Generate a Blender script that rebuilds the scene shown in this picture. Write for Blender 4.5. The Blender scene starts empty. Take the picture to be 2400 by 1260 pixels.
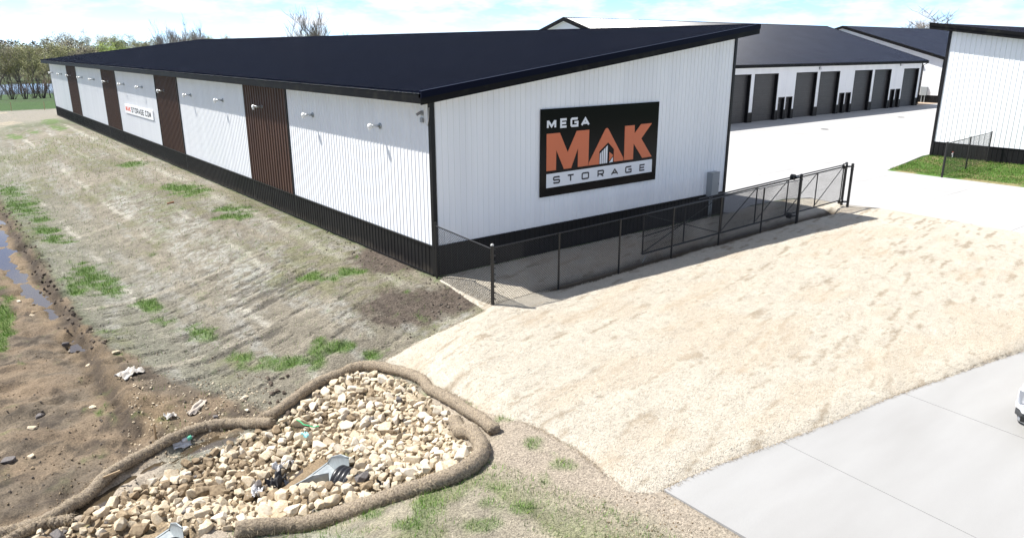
import bpy, bmesh, math, random
import numpy as np
from mathutils import Vector, Matrix, Euler
rad = math.radians
random.seed(7); rng = np.random.default_rng(11)
sc = bpy.context.scene
col = sc.collection

# ------------------------------------------------------------------ camera
CAM = np.array([-12.4522, -19.6022, 7.2132]); YAW, PITCH, FPX = 0.8964, 0.2926, 1719.2
FW = np.array([math.cos(YAW)*math.cos(PITCH), math.sin(YAW)*math.cos(PITCH), -math.sin(PITCH)])
RT = np.array([math.sin(YAW), -math.cos(YAW), 0.0]); UP = np.cross(RT, FW)
cd = bpy.data.cameras.new('camera'); cam = bpy.data.objects.new('camera', cd); col.objects.link(cam)
cd.sensor_fit = 'HORIZONTAL'; cd.sensor_width = 36.0; cd.lens = FPX/2400*36
cd.clip_start = 0.1; cd.clip_end = 8000
cam.matrix_world = Matrix(((RT[0], UP[0], -FW[0], CAM[0]), (RT[1], UP[1], -FW[1], CAM[1]), (RT[2], UP[2], -FW[2], CAM[2]), (0, 0, 0, 1)))
sc.camera = cam

# ------------------------------------------------------------------ sky and sun
SUN_EL = rad(55.0); SUNH = Vector((-0.59, 0.807, 0)).normalized()          # horizontal direction TO the sun
w = bpy.data.worlds.new('World'); sc.world = w; w.use_nodes = True
nt = w.node_tree; N = nt.nodes; L = nt.links
for n in list(N): N.remove(n)
out = N.new('ShaderNodeOutputWorld'); bg = N.new('ShaderNodeBackground')
sky = N.new('ShaderNodeTexSky'); sky.sky_type = 'NISHITA'; sky.sun_disc = False
sky.sun_elevation = SUN_EL; sky.sun_rotation = math.atan2(SUNH.x, SUNH.y)
sky.air_density = 0.36; sky.dust_density = 0.0; sky.ozone_density = 2.6
tc = N.new('ShaderNodeTexCoord'); mp = N.new('ShaderNodeMapping'); mp.inputs['Scale'].default_value = (17, 17, 58)
cn = N.new('ShaderNodeTexNoise'); cn.inputs['Scale'].default_value = 1.0; cn.inputs['Detail'].default_value = 7; cn.inputs['Roughness'].default_value = 0.58
cr = N.new('ShaderNodeValToRGB'); cr.color_ramp.elements[0].position = 0.41; cr.color_ramp.elements[1].position = 0.66
mx = N.new('ShaderNodeMixRGB'); mx.inputs[2].default_value = (4.5, 4.75, 5.2, 1)
L.new(tc.outputs['Generated'], mp.inputs['Vector']); L.new(mp.outputs['Vector'], cn.inputs['Vector'])
L.new(cn.outputs['Fac'], cr.inputs['Fac']); L.new(cr.outputs['Color'], mx.inputs[0]); L.new(sky.outputs['Color'], mx.inputs[1])
L.new(mx.outputs['Color'], bg.inputs['Color']); bg.inputs['Strength'].default_value = 0.105
L.new(bg.outputs['Background'], out.inputs['Surface'])
sd = bpy.data.lights.new('sun', 'SUN'); sd.energy = 3.8; sd.angle = rad(0.53); sd.color = (1.0, 0.965, 0.91)
so = bpy.data.objects.new('sun', sd); col.objects.link(so); so.location = (-30, 40, 60)
sdir = Vector((SUNH.x*math.cos(SUN_EL), SUNH.y*math.cos(SUN_EL), math.sin(SUN_EL)))
so.rotation_euler = sdir.to_track_quat('Z', 'Y').to_euler()
sc.view_settings.view_transform = 'Standard'; sc.view_settings.look = 'None'; sc.view_settings.gamma = 1
sc.view_settings.exposure = 1.3

# ------------------------------------------------------------------ numpy noise
def _hash(i, j, s):
    n = (i.astype(np.int64)*374761393 + j.astype(np.int64)*668265263 + s*974634777) & 0x7fffffff
    n = ((n ^ (n >> 13))*1274126177) & 0x7fffffff
    return ((n ^ (n >> 16)) & 0xffff)/65535.0
def vn(x, y, s=0):
    x = np.asarray(x, float); y = np.asarray(y, float)
    i = np.floor(x); j = np.floor(y); u = x-i; v = y-j
    u = u*u*(3-2*u); v = v*v*(3-2*v); i = i.astype(np.int64); j = j.astype(np.int64)
    a = _hash(i, j, s); b = _hash(i+1, j, s); c = _hash(i, j+1, s); d = _hash(i+1, j+1, s)
    return a*(1-u)*(1-v)+b*u*(1-v)+c*(1-u)*v+d*u*v
def fbm(x, y, s=0, o=4):
    r = 0; a = 0.5; t = 0
    for k in range(o):
        r = r + a*vn(x*2**k, y*2**k, s+k*17); t += a; a *= 0.5
    return r/t
def ss(a, b, x):
    t = np.clip((np.asarray(x, float)-a)/(b-a), 0, 1); return t*t*(3-2*t)

# ------------------------------------------------------------------ pixels <-> places
def ray(x, y): return FW + RT*(x-1200)/FPX - UP*(y-630)/FPX
def project(X, Y, Z):
    dx, dy, dz = X-CAM[0], Y-CAM[1], Z-CAM[2]
    q = dx*FW[0]+dy*FW[1]+dz*FW[2]; q = np.where(q > 0.1, q, 0.1)
    return 1200+FPX*(dx*RT[0]+dy*RT[1])/q, 630-FPX*(dx*UP[0]+dy*UP[1]+dz*UP[2])/q
def gz(x, y, z=0.0): d = ray(x, y); return CAM+d*(z-CAM[2])/d[2]
def gx(x, y, X=0.0): d = ray(x, y); return CAM+d*(X-CAM[0])/d[0]
def gy(x, y, Y=0.0): d = ray(x, y); return CAM+d*(Y-CAM[1])/d[1]

# ------------------------------------------------------------------ terrain height
SEG = [(-10.4, 95, .3), (-10.4, 40, .5), (-10.4, 14, .9), (-10.3, 5, 1.1), (-10.4, 0, 1.5), (-11.2, -4, 2.6), (-10.6, -6.2, 1.3)]
SEG2 = [(-10.6, -6.2, 1.3), (-7.2, -6.0, .75)]
SEG3 = [(-11.2, -4, 2.6), (-16, -5, 3.0), (-22, -6, 3.0)]
def ditch_d(x, y):
    d = np.full(np.shape(x), 1e9)
    for sg in (SEG, SEG2, SEG3):
        for (ax, ay, ar), (bx, by, br) in zip(sg[:-1], sg[1:]):
            L2 = (bx-ax)**2+(by-ay)**2
            t = np.clip(((x-ax)*(bx-ax)+(y-ay)*(by-ay))/L2, 0, 1)
            d = np.minimum(d, np.hypot(x-ax-t*(bx-ax), y-ay-t*(by-ay))-(ar+t*(br-ar)))
    return np.maximum(d, 0)
def hbase(x, y):
    x = np.asarray(x, float); y = np.asarray(y, float)
    z = -0.2*(1-ss(0, 16, x))*ss(-0.3, -3.0, y)
    d = ditch_d(x, y)
    Wr = 3.9+5.0*ss(-6.5, -1.0, y); Wd = np.where(x < -12.2, 6.0, Wr)
    D = 1.45*(1-0.75*ss(40, 85, y))*(1-ss(70, 95, y))
    z = z-D*(1-ss(0, 1, d/Wd))
    z = z-1.9*ss(98, 160, y)*(1-ss(40, 120, x))          # towards the pond
    z = z-1.0*ss(163, 172, y)*(1-ss(226, 236, y))*(1-ss(30, 60, x))
    z = z+1.9*ss(240, 330, y)*(1-ss(40, 120, x)) + 5.0*ss(420, 900, np.hypot(x, y))*ss(0, 1, (y+200)/400)
    return z
def inpoly(x, y, P):
    x = np.asarray(x, float); y = np.asarray(y, float); r = np.zeros(x.shape, bool); j = len(P)-1
    for i in range(len(P)):
        xi, yi = P[i][0], P[i][1]; xj, yj = P[j][0], P[j][1]
        c = ((yi > y) != (yj > y)) & (x < (xj-xi)*(y-yi)/((yj-yi) if yj != yi else 1e-9)+xi); r ^= c; j = i
    return r
def edist(x, y, P):
    d = np.full(np.shape(x), 1e9)
    for i in range(len(P)):
        ax, ay = P[i-1][:2]; bx, by = P[i][:2]; L2 = (bx-ax)**2+(by-ay)**2+1e-12
        t = np.clip(((x-ax)*(bx-ax)+(y-ay)*(by-ay))/L2, 0, 1)
        d = np.minimum(d, np.hypot(x-ax-t*(bx-ax), y-ay-t*(by-ay)))
    return d
_T = np.concatenate([np.linspace(5, 60, 160), np.linspace(60, 400, 90)[1:]])
def pick(px, py, up=0.0):                     # where the pixel's ray meets the ground (plus `up`)
    d = ray(px, py); T = _T
    for lev in range(3):
        P = CAM[None]+T[:, None]*d[None]; e = P[:, 2]-hbase(P[:, 0], P[:, 1])-up; k = int(np.argmax(e < 0))
        if e[k] >= 0 or k == 0: return gz(px, py, 0)
        a, b = T[k-1], T[k]; t = a+(b-a)*e[k-1]/(e[k-1]-e[k]); T = np.linspace(a, b, 12)
    return CAM+t*d
def picks(L_, up=0.0): return [pick(a, b, up) for a, b in L_]

DRIVE_Z = -0.16
drive_edge = [gz(a, b, DRIVE_Z) for a, b in [(1556, 1146), (1610, 1118), (1690, 1085), (1770, 1055), (1860, 1023), (1950, 988), (2060, 940), (2190, 893), (2300, 853), (2400, 820)]]
DRIVE = [(p[0], p[1]) for p in drive_edge]+[(14.0, -14.1), (22, -13.6), (36, -14), (36, -24), (22, -24), (6, -25), (-3.5, -25)]
YARD = [(15.55, 0.35), (15.9, -0.35)]+[tuple(gz(a, b, 0)[:2]) for a, b in [(1760, 481), (1840, 466), (1900, 463), (1980, 479), (2062, 488)]]+[(21.9, -9.9), (22.2, -13.55), (36, -13.95), (34.0, -6.1), (33.6, 1.1), (42.1, 2.6), (110, 2.6), (110, 23.6), (95.5, 23.6), (90.5, 24.6), (40.0, 24.6), (30, 26), (30, 80), (15.55, 80)]
GRASSP = [(33.66, 1.05), (34.06, -6.1), (34.3, -13.6), (42.2, -13.6), (42.2, 2.2)]

CULV = [(gz(792, 1112, -1.16), math.atan2(-.90, .43)), (gz(392, 1286, -1.16), math.atan2(-.90, .43))]
def culvert_bank(x, y, z):
    for p, a in CULV:
        dx, dy = x-p[0], y-p[1]; lx = dx*math.cos(a)+dy*math.sin(a); ly = -dx*math.sin(a)+dy*math.cos(a); al = np.abs(ly)
        half = .42+np.clip(-lx, 0, 1.1)*.46; top = np.where(lx > 0, .50, .50-.46*np.clip(-lx, 0, 1.05)/1.05)
        out = np.where(lx > .30, 1.0, ss(-.02, .16, al-half))*ss(-1.4, -.9, lx)
        fade = (1-ss(.35, 1.5, al-half))*(1-ss(1.9, 3.0, lx))
        z = np.maximum(z, np.where(out*fade > 0, (-1.50+top*1.0)*out*fade+z*(1-out*fade), z))
        ins = ss(.04, -.06, al-half)*ss(-1.5, -1.0, lx)*(1-ss(.3, .45, lx)); z = np.where(ins > 0, z*(1-ins)+(-1.56)*ins, z)
    return z
def slope_zone(x, y): return ss(-10.0, -9.0, x)*(1-ss(-0.2, 0.0, x))*ss(-6.5, -4.5, y)*(1-ss(72, 80, y))
STREAM = [(x, y) for x, y, z in picks([(-90, 440), (-40, 455), (0, 500), (14, 530), (30, 575), (45, 620), (85, 668), (120, 705), (146, 738), (146, 758), (132, 764), (108, 748), (92, 715), (60, 690), (30, 668), (5, 640), (-40, 600), (-90, 570)])]
POOLB = [(x, y) for x, y, z in picks([(160, 1198), (240, 1140), (310, 1098), (370, 1068), (425, 1035), (500, 1012), (570, 1008), (600, 1015), (540, 1042), (470, 1062), (410, 1085), (330, 1115), (260, 1160), (200, 1205)])]
POOLC = [(x, y) for x, y, z in picks([(640, 1115), (690, 1088), (760, 1085), (790, 1105), (775, 1128), (700, 1150), (640, 1165), (600, 1150)])]
GULL = [(x, y) for x, y, z in picks([(180, 770), (235, 850), (265, 905), (300, 955), (370, 960), (400, 985), (360, 1010), (300, 965), (250, 935), (215, 860), (150, 790)])]
def terrain(x, y):
    z = hbase(x, y)
    near = (1-ss(30, 60, np.hypot(x+6, y+4)))
    n1 = fbm(x*1.1, y*1.1, 3, 5)-0.5; n2 = fbm(x*4.5, y*4.5, 9, 3)-0.5
    sz = slope_zone(x, y)
    mudz = (1-ss(-9.6, -8.6, x))*(1-ss(-2, 40, y)*0.4)
    z = z+near*((0.07-.045*sz)*n1+0.025*n2)+near*mudz*(0.30*n1*ss(-12, -8, y)+0.13*n2-.16*ss(.60, .72, fbm(x*.9+.3*y, y*1.1, 35, 4)))
    rill = fbm(x*0.75+0.15*y, y*5.2-0.9*x, 21, 3)
    z = z-near*sz*0.055*ss(0.60, 0.68, rill)*ss(-1.6, -3.2, x)*(1-0.75*ss(4, 16, y))
    # cut bank at the mud edge of the netting
    lumps = fbm(x*2.6, y*2.0, 33, 3)
    bank = ss(-9.9, -9.45, x+0.5*(lumps-0.5))*(1-ss(30, 60, y))*ss(-3.5, -1.0, y)
    z = z+near*(0.22*bank*(1-ss(-9.4, -7.2, x)))
    for P, dp in ((STREAM, 0.11), (POOLB, 0.10), (POOLC, 0.09), (GULL, 0.12)):
        m = inpoly(x, y, P); dd = edist(x, y, P); z = z-dp*np.where(m, ss(0, 0.25, dd), 0)
    z = culvert_bank(x, y, z)
    z = z-.34*np.exp(-((y+2.98+.25*(fbm(x*1.2, y*0+3.1, 77, 3)-.5))/.30)**2)*ss(1.4, 3, x)*(1-ss(19.5, 20.5, x))
    for P in (DRIVE, YARD):
        m = inpoly(x, y, P); z = np.where(m, np.minimum(z, (DRIVE_Z if P is DRIVE else 0.0)-0.14), z)
    z = np.where((x > -0.02) & (x < 15.5) & (y > 0.02) & (y < 77.3), -0.1, z)
    return z
from bisect import bisect_right
def tz(x, y):                                  # ground height, read from the ground sheet once it is built
    i = min(max(bisect_right(GXL, x)-1, 0), len(GXL)-2); j = min(max(bisect_right(GYL, y)-1, 0), len(GYL)-2)
    u = (x-GXL[i])/(GXL[i+1]-GXL[i]); v = (y-GYL[j])/(GYL[j+1]-GYL[j])
    return float(GZ[j, i]*(1-u)*(1-v)+GZ[j, i+1]*u*(1-v)+GZ[j+1, i]*(1-u)*v+GZ[j+1, i+1]*u*v)

# ------------------------------------------------------------------ ground cover masks (what grows or lies where)
GREEN = [(25,450,30,18),(55,490,42,24),(90,520,32,14),(110,545,36,16),(130,565,36,13),(195,650,42,27),(235,668,52,22),(265,690,45,15),(190,690,30,12),(350,720,36,18),(480,780,30,20),(370,750,30,12),(560,830,42,18),(620,855,58,20),(700,850,62,15),(780,820,52,22),(870,830,38,16),(120,285,25,8),(140,300,25,8),(310,385,40,10),(430,440,40,12),(450,455,40,10),(545,490,42,10),(540,508,36,10),(830,640,32,9),(740,650,42,11),(30,320,30,6),(80,310,25,6),(8,740,20,55),(5,810,14,25),(420,330,40,8),(520,400,40,8),
(1110,948,34,16),(1195,978,52,13),(1246,1040,30,22),(1337,1043,24,14),(1271,1126,30,20),(1166,1143,55,20),(1146,1175,55,22),(1223,1188,35,16),(1128,1228,45,18),(870,1205,80,28),(1000,1185,62,26),(940,1235,60,20),(1320,1090,34,14)]
def green_mask(x, y):
    u, v = project(x, y, hbase(x, y)); g = np.zeros(np.shape(x))
    for cx, cy, rx, ry in GREEN:
        if 430 < cy < 900: rx, ry = rx*1.3, ry*1.25
        g = np.maximum(g, 1-np.sqrt(((u-cx)/rx)**2+((v-cy)/ry)**2)*0.72)
    n = fbm(x*2.2, y*2.2, 41, 4)
    g = np.clip(g, 0, 1)
    return ss(0.26, 0.80, g*.95+1.5*(n-0.5))
ROCKP_PX = [(800, 885), (850, 868), (900, 876), (960, 896), (1000, 926), (1045, 952), (1062, 985), (1095, 1018), (1110, 1040), (1108, 1074), (1054, 1106), (988, 1131), (904, 1163), (824, 1194), (734, 1228), (654, 1262), (584, 1296), (300, 1330), (0, 1330), (60, 1272), (110, 1243), (190, 1205), (240, 1178), (330, 1138), (420, 1098), (500, 1060), (560, 1032), (600, 1012), (650, 987), (700, 960), (730, 925)]
RPG = [tuple(p[:2]) for p in picks(ROCKP_PX)]
MUDP = [tuple(p[:2]) for p in picks([(-250, 380), (-60, 430), (0, 487), (60, 580), (110, 640), (150, 700), (205, 775), (265, 832), (320, 850), (360, 880), (430, 905), (520, 925), (600, 952), (640, 985), (600, 1000), (420, 1040), (200, 1170), (0, 1270), (-300, 1400), (-700, 1300), (-700, 400)])]
def lerp(a, b, t): return a+(b-a)*t[:, None]
C = lambda *a: np.array(a)[None]
def ground_color(x, y):
    n1 = fbm(x*0.6, y*0.6, 51, 4); n2 = fbm(x*3.1, y*3.1, 52, 4); n3 = fbm(x*7, y*7, 53, 2)
    field = C(.055, .12, .022); c = np.repeat(field, len(x), 0)*(0.8+0.4*n1[:, None])
    far = ss(150, 330, np.hypot(x, y)); c = lerp(c, C(.10, .105, .05), far)
    # pale gravel and path beyond the far end of the building
    path = ss(64, 74, y+3*(n1-.5))*(1-ss(86.5, 89, y+2*(n2-.5)))*(x < 14); c = lerp(c, C(.36, .33, .27)*1.0, path)
    sand = ss(0.45, 0.6, n1)*path*(x < -4); c = lerp(c, C(.50, .43, .32), sand*0.8)
    # bank by the trees: dark rough grass
    bank = ss(100, 108, y)*(1-ss(160, 170, y)); c = lerp(c, C(.05, .075, .022), bank*ss(.4, .6, n2)*0.8)
    # bare soil round the building front
    soil = (1-ss(40, 50, x))*(1-ss(-2.2, 0.5, y))*ss(-30, -26, y); c = lerp(c, C(.47, .40, .315)*(1), soil)
    # the netted slope: dry straw, netting, thin grass
    sz = slope_zone(x, y)*(1-ss(62, 72, y)); sz = np.maximum(sz, (x > -10.5)*(x < -3.2)*(y < -7.5)*(y > -30)*ss(-9, -7.8, x*0.2-y*1.0+0*y)*1.0*(ditch_d(x, y) > 0.8))
    bi = np.floor(-x/2.12); band = _hash(bi.astype(np.int64), np.floor(y/9.0+bi*.37).astype(np.int64), 5)
    straw = np.repeat(C(.28, .25, .193), len(x), 0)*(0.42+.85*n2[:, None]+.26*band[:, None]+.22*n3[:, None]); straw = lerp(straw, C(.27, .285, .22), ss(-5.5, -8.5, x)*.45)
    straw = lerp(straw, C(.41, .40, .355), ss(.47, .7, fbm(x*2.2+5, y*0.35, 54, 4))*ss(.3, .62, n3)*0.75)
    pale = ss(-5.6, -4.8, x)*(1-ss(-3.6, -2.8, x))*ss(3, 6, y)*(1-ss(26, 30, y))*ss(.32, .6, n2)
    straw = lerp(straw, C(.50, .50, .45), pale*ss(.3, .6, n3)*0.75)
    for lx, lw in ((-1.25, .2), (-3.45, .10), (-5.3, .13), (-7.6, .10)):
        ln = np.exp(-((x-lx-0.5*(n1-.5))/lw)**2)*ss(.3, .5, n2)*(1 if lx > -2 else ss(.42, .6, fbm(x*.3+lx, y*.35, 64, 3))); straw = lerp(straw, C(.55, .52, .44), ln*0.9)
    for ly in (1.2, 7.6, 19, 38):
        ln = np.exp(-((y-ly-0.8*(n1-.5))/.12)**2)*ss(.35, .5, n2)*(x < -2); straw = lerp(straw, C(.50, .45, .36), ln*0.6)
    olive = ss(.48, .66, fbm(x*.55+3, y*.22, 55, 3)); straw = lerp(straw, C(.16, .17, .06), olive*ss(.35, .6, n2)*0.55)
    dark = ss(.59, .67, fbm(x*0.75+0.15*y, y*5.2-0.9*x, 21, 3))*ss(-1.6, -3.2, x)*(1-0.6*ss(5, 20, y)); straw = lerp(straw, C(.10, .09, .075), dark*ss(12, 2, y)*0.75)
    low = ss(-6.8, -7.6, y)*ss(-9.5, -7, x+.5*y*0); sz = sz*(1-ss(-5.6, -4.2, x+.8*(n1-.5)+.25*(y+12))*low); straw = lerp(straw, lerp(np.repeat(C(.42, .37, .28), len(x), 0), C(.25, .27, .13), ss(.45, .65, fbm(x*1.1, y*1.1, 63, 4))*.8)*(0.6+.7*n2[:, None]), low*.8)
    c = lerp(c, straw, sz)
    # churned soil by the near corner and along the fence return
    u, v = project(x, y, hbase(x, y))
    ch = np.maximum(np.maximum(1-np.hypot((u-960)/150, (v-720)/62), 1-np.hypot((u-900)/110, (v-610)/38)), 1-np.hypot((u-1060)/90, (v-700)/40))
    c = lerp(c, np.repeat(C(.15, .12, .095), len(x), 0)*(0.6+0.8*n3[:, None]), ss(.1, .45, ch+0.8*(n2-.5)))
    # mud of the ditch
    mz = (1-ss(-9.7, -9.2, x+0.35*(n2-.5)))*(1-ss(38, 60, y)); mz = mz*(y > 12); mz = np.maximum(mz, ss(-.12, .12, np.where(inpoly(x, y, MUDP), 1, -1)*edist(x, y, MUDP)+.35*(n2-.5))*(y < 45))
    mud = np.repeat(C(.185, .147, .105), len(x), 0)*(0.45+0.9*n2[:, None]+.25*n3[:, None]); mud = lerp(mud, C(.30, .222, .145), ss(.5, .68, n1)*0.7); mud = lerp(mud, C(.085, .065, .048), ss(.55, .7, fbm(x*1.7, y*1.7, 58, 4))*.75)
    rk = np.where(inpoly(x, y, RPG), ss(0, .3, edist(x, y, RPG)), 0); mud = lerp(mud, C(.42, .32, .20), rk*.8); mz = np.maximum(mz, rk)
    crack = ss(.035, .012, np.abs(fbm(x*1.5+.6*y, y*1.2, 61, 4)-.5)); mud = lerp(mud, C(.05, .04, .03), crack*.65); fing = ss(.56, .64, fbm(x*.9+1.1*y, y*.35-.3*x, 62, 4)); mud = lerp(mud, C(.29, .21, .135), fing*.5)
    for P in (STREAM, POOLB, POOLC, GULL):
        dd = edist(x, y, P); near = np.where(inpoly(x, y, P), 1.0, 1-ss(0, .5, dd)); mud = lerp(mud, C(.31, .225, .135), near*.65)
    c = lerp(c, mud, mz)
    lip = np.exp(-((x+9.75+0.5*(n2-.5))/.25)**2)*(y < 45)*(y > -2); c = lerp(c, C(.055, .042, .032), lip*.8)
    g = green_mask(x, y)*(x < -0.15)*(y > -16); c = lerp(c, C(.12, .22, .04), g*np.where(y > -7, .8, .45))
    return np.clip(c*0.60, 0, 1), g

# ------------------------------------------------------------------ materials
MATS = {}
def mat(name, color, rough=0.5, metal=0.0, c2=None, nscale=5.0, ndet=4, bump=0.0, bscale=40.0, lo=.35, hi=.65, stretch=None, spec=0.5, coat=0.0, objrand=0.0, trans=0.0, ior=1.5):
    if name in MATS: return MATS[name]
    m = bpy.data.materials.new(name); m.use_nodes = True; t = m.node_tree; b = t.nodes['Principled BSDF']
    b.inputs['Base Color'].default_value = (*color, 1); b.inputs['Roughness'].default_value = rough; b.inputs['Metallic'].default_value = metal
    b.inputs['Specular IOR Level'].default_value = spec; b.inputs['Coat Weight'].default_value = coat; b.inputs['IOR'].default_value = ior; b.inputs['Transmission Weight'].default_value = trans
    co = t.nodes.new('ShaderNodeTexCoord'); vec = co.outputs['Object']
    if stretch:
        mpn = t.nodes.new('ShaderNodeMapping'); mpn.inputs['Scale'].default_value = stretch; t.links.new(vec, mpn.inputs['Vector']); vec = mpn.outputs['Vector']
    src = None
    if c2 is not None:
        nz = t.nodes.new('ShaderNodeTexNoise'); nz.inputs['Scale'].default_value = nscale; nz.inputs['Detail'].default_value = ndet
        t.links.new(vec, nz.inputs['Vector'])
        r = t.nodes.new('ShaderNodeValToRGB'); r.color_ramp.elements[0].position = lo; r.color_ramp.elements[1].position = hi
        r.color_ramp.elements[0].color = (*color, 1); r.color_ramp.elements[1].color = (*c2, 1)
        t.links.new(nz.outputs['Fac'], r.inputs['Fac']); src = r.outputs['Color']; t.links.new(src, b.inputs['Base Color'])
    if objrand:
        oi = t.nodes.new('ShaderNodeObjectInfo'); ma = t.nodes.new('ShaderNodeMapRange'); ma.inputs['To Min'].default_value = 1-objrand; ma.inputs['To Max'].default_value = 1+objrand*.6
        t.links.new(oi.outputs['Random'], ma.inputs['Value']); hv = t.nodes.new('ShaderNodeHueSaturation'); t.links.new(ma.outputs['Result'], hv.inputs['Value'])
        if src: t.links.new(src, hv.inputs['Color'])
        else: hv.inputs['Color'].default_value = (*color, 1)
        t.links.new(hv.outputs['Color'], b.inputs['Base Color'])
    if bump:
        nb = t.nodes.new('ShaderNodeTexNoise'); nb.inputs['Scale'].default_value = bscale; nb.inputs['Detail'].default_value = 5; t.links.new(vec, nb.inputs['Vector'])
        bp = t.nodes.new('ShaderNodeBump'); bp.inputs['Strength'].default_value = bump; bp.inputs['Distance'].default_value = 0.02
        t.links.new(nb.outputs['Fac'], bp.inputs['Height']); t.links.new(bp.outputs['Normal'], b.inputs['Normal'])
    MATS[name] = m; return m
def attr_mat(name, rough, fine, amt, bump, bdist, bscale=30, spec=0.3, attr='Col'):
    m = bpy.data.materials.new(name); m.use_nodes = True; t = m.node_tree; b = t.nodes['Principled BSDF']
    b.inputs['Roughness'].default_value = rough; b.inputs['Specular IOR Level'].default_value = spec
    a = t.nodes.new('ShaderNodeAttribute'); a.attribute_name = attr; co = t.nodes.new('ShaderNodeTexCoord')
    nz = t.nodes.new('ShaderNodeTexNoise'); nz.inputs['Scale'].default_value = fine; nz.inputs['Detail'].default_value = 6; nz.inputs['Roughness'].default_value = .7
    t.links.new(co.outputs['Object'], nz.inputs['Vector'])
    mr = t.nodes.new('ShaderNodeMapRange'); mr.inputs['From Min'].default_value = .3; mr.inputs['From Max'].default_value = .7; mr.inputs['To Min'].default_value = 1-amt; mr.inputs['To Max'].default_value = 1+amt
    t.links.new(nz.outputs['Fac'], mr.inputs['Value'])
    mu = t.nodes.new('ShaderNodeMixRGB'); mu.blend_type = 'MULTIPLY'; mu.inputs[0].default_value = 1
    t.links.new(a.outputs['Color'], mu.inputs[1]); t.links.new(mr.outputs['Result'], mu.inputs[2]); t.links.new(mu.outputs['Color'], b.inputs['Base Color'])
    if bump:
        nb = t.nodes.new('ShaderNodeTexNoise'); nb.inputs['Scale'].default_value = bscale; nb.inputs['Detail'].default_value = 6; t.links.new(co.outputs['Object'], nb.inputs['Vector'])
        bp = t.nodes.new('ShaderNodeBump'); bp.inputs['Strength'].default_value = bump; bp.inputs['Distance'].default_value = bdist
        t.links.new(nb.outputs['Fac'], bp.inputs['Height']); t.links.new(bp.outputs['Normal'], b.inputs['Normal'])
    return m
M_WHITE = mat('white_painted_steel', (.82, .83, .84), .38, c2=(.755, .765, .78), nscale=1.0, spec=.4, stretch=(1.3, 1.3, .06), lo=.3, hi=.7)
M_BLACK = mat('black_painted_steel', (.008, .008, .009), .42, c2=(.011, .011, .012), nscale=.8, spec=.25)
M_ROOF = mat('dark_blue_roof_steel', (.0025, .0036, .011), .42, c2=(.0045, .0062, .017), nscale=.6, spec=.3, ior=1.17, stretch=(.06, 1.6, 1))
M_WAIN = M_BLACK.copy(); M_WAIN.name = 'dusty_black_wainscot'
_t = M_WAIN.node_tree; _b = _t.nodes['Principled BSDF']; _old = _b.inputs['Base Color'].links[0].from_socket
_co = _t.nodes.new('ShaderNodeTexCoord'); _sx = _t.nodes.new('ShaderNodeSeparateXYZ'); _t.links.new(_co.outputs['Object'], _sx.inputs[0]); _nz = _t.nodes.new('ShaderNodeTexNoise'); _nz.inputs['Scale'].default_value = 2.2; _nz.inputs['Detail'].default_value = 6; _t.links.new(_co.outputs['Object'], _nz.inputs['Vector'])
_m1 = _t.nodes.new('ShaderNodeMath'); _m1.operation = 'MULTIPLY_ADD'; _m1.inputs[1].default_value = .55; _t.links.new(_nz.outputs['Fac'], _m1.inputs[0]); _m1.inputs[2].default_value = -.02
_m2 = _t.nodes.new('ShaderNodeMath'); _m2.operation = 'SUBTRACT'; _t.links.new(_m1.outputs[0], _m2.inputs[0]); _t.links.new(_sx.outputs['Z'], _m2.inputs[1])
_mr = _t.nodes.new('ShaderNodeMapRange'); _mr.inputs['From Min'].default_value = 0.0; _mr.inputs['From Max'].default_value = .35; _mr.inputs['To Max'].default_value = .5; _t.links.new(_m2.outputs[0], _mr.inputs['Value'])
_mx = _t.nodes.new('ShaderNodeMixRGB'); _mx.inputs[2].default_value = (.11, .09, .07, 1); _t.links.new(_mr.outputs[0], _mx.inputs[0]); _t.links.new(_old, _mx.inputs[1]); _t.links.new(_mx.outputs[0], _b.inputs['Base Color'])
M_ROOFG = mat('slate_roof_steel', (.009, .012, .024), .2, c2=(.012, .016, .030), nscale=.4, spec=.36, ior=1.36)
M_CREST = mat('rib_crest_highlight', (.022, .026, .042), .4, c2=(.010, .013, .024), nscale=1.5, spec=.3, ior=1.25)  # lighter than the roof: highlights on the rib bends, painted as colour
M_BROWN = mat('brown_slatted_steel', (.085, .042, .026), .5, c2=(.065, .033, .022), nscale=3, stretch=(1, 1, .15))
M_FASC = mat('black_fascia', (.009, .009, .010), .5, c2=(.022, .022, .018), nscale=2.5, lo=.5, hi=.75, spec=.2, ior=1.25)
M_SOFF = mat('white_soffit', (.74, .74, .74), .5)
M_GALV = mat('galvanized_steel', (.36, .39, .40), .5, metal=.35, c2=(.28, .31, .32), nscale=9, bump=.05)
M_PIPEM = mat('grey_vent_pipe', (.60, .62, .64), .35, metal=.6)
M_VCAP = mat('white_vent_cap', (.80, .80, .78), .4)
M_CONC = mat('pale_concrete', (.385, .38, .372), .82, c2=(.33, .325, .317), nscale=.3, ndet=8, bump=.12, bscale=60, lo=.3, hi=.75)
M_CONC2 = mat('drive_concrete', (.325, .322, .315), .8, c2=(.255, .25, .24), stretch=(.3, 1.2, 1), nscale=.6, ndet=8, bump=.15, bscale=50, lo=.3, hi=.75)
M_DOOR = mat('charcoal_door', (.030, .030, .032), .5, c2=(.036, .036, .038), nscale=2)
M_GREYBOX = mat('grey_enclosure', (.27, .29, .30), .45)
M_ORANGE = mat('orange_sign_paint', (.60, .145, .055), .35)
M_SIGNK = mat('black_sign_panel', (.007, .007, .008), .14, spec=.3, ior=1.3)
M_SIGNW = mat('white_sign_paint', (.74, .75, .77), .35)
M_SIGNG = mat('dark_sign_letter', (.02, .02, .026), .4)
M_REDS = mat('red_sign_letter', (.62, .10, .06), .4)
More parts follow.
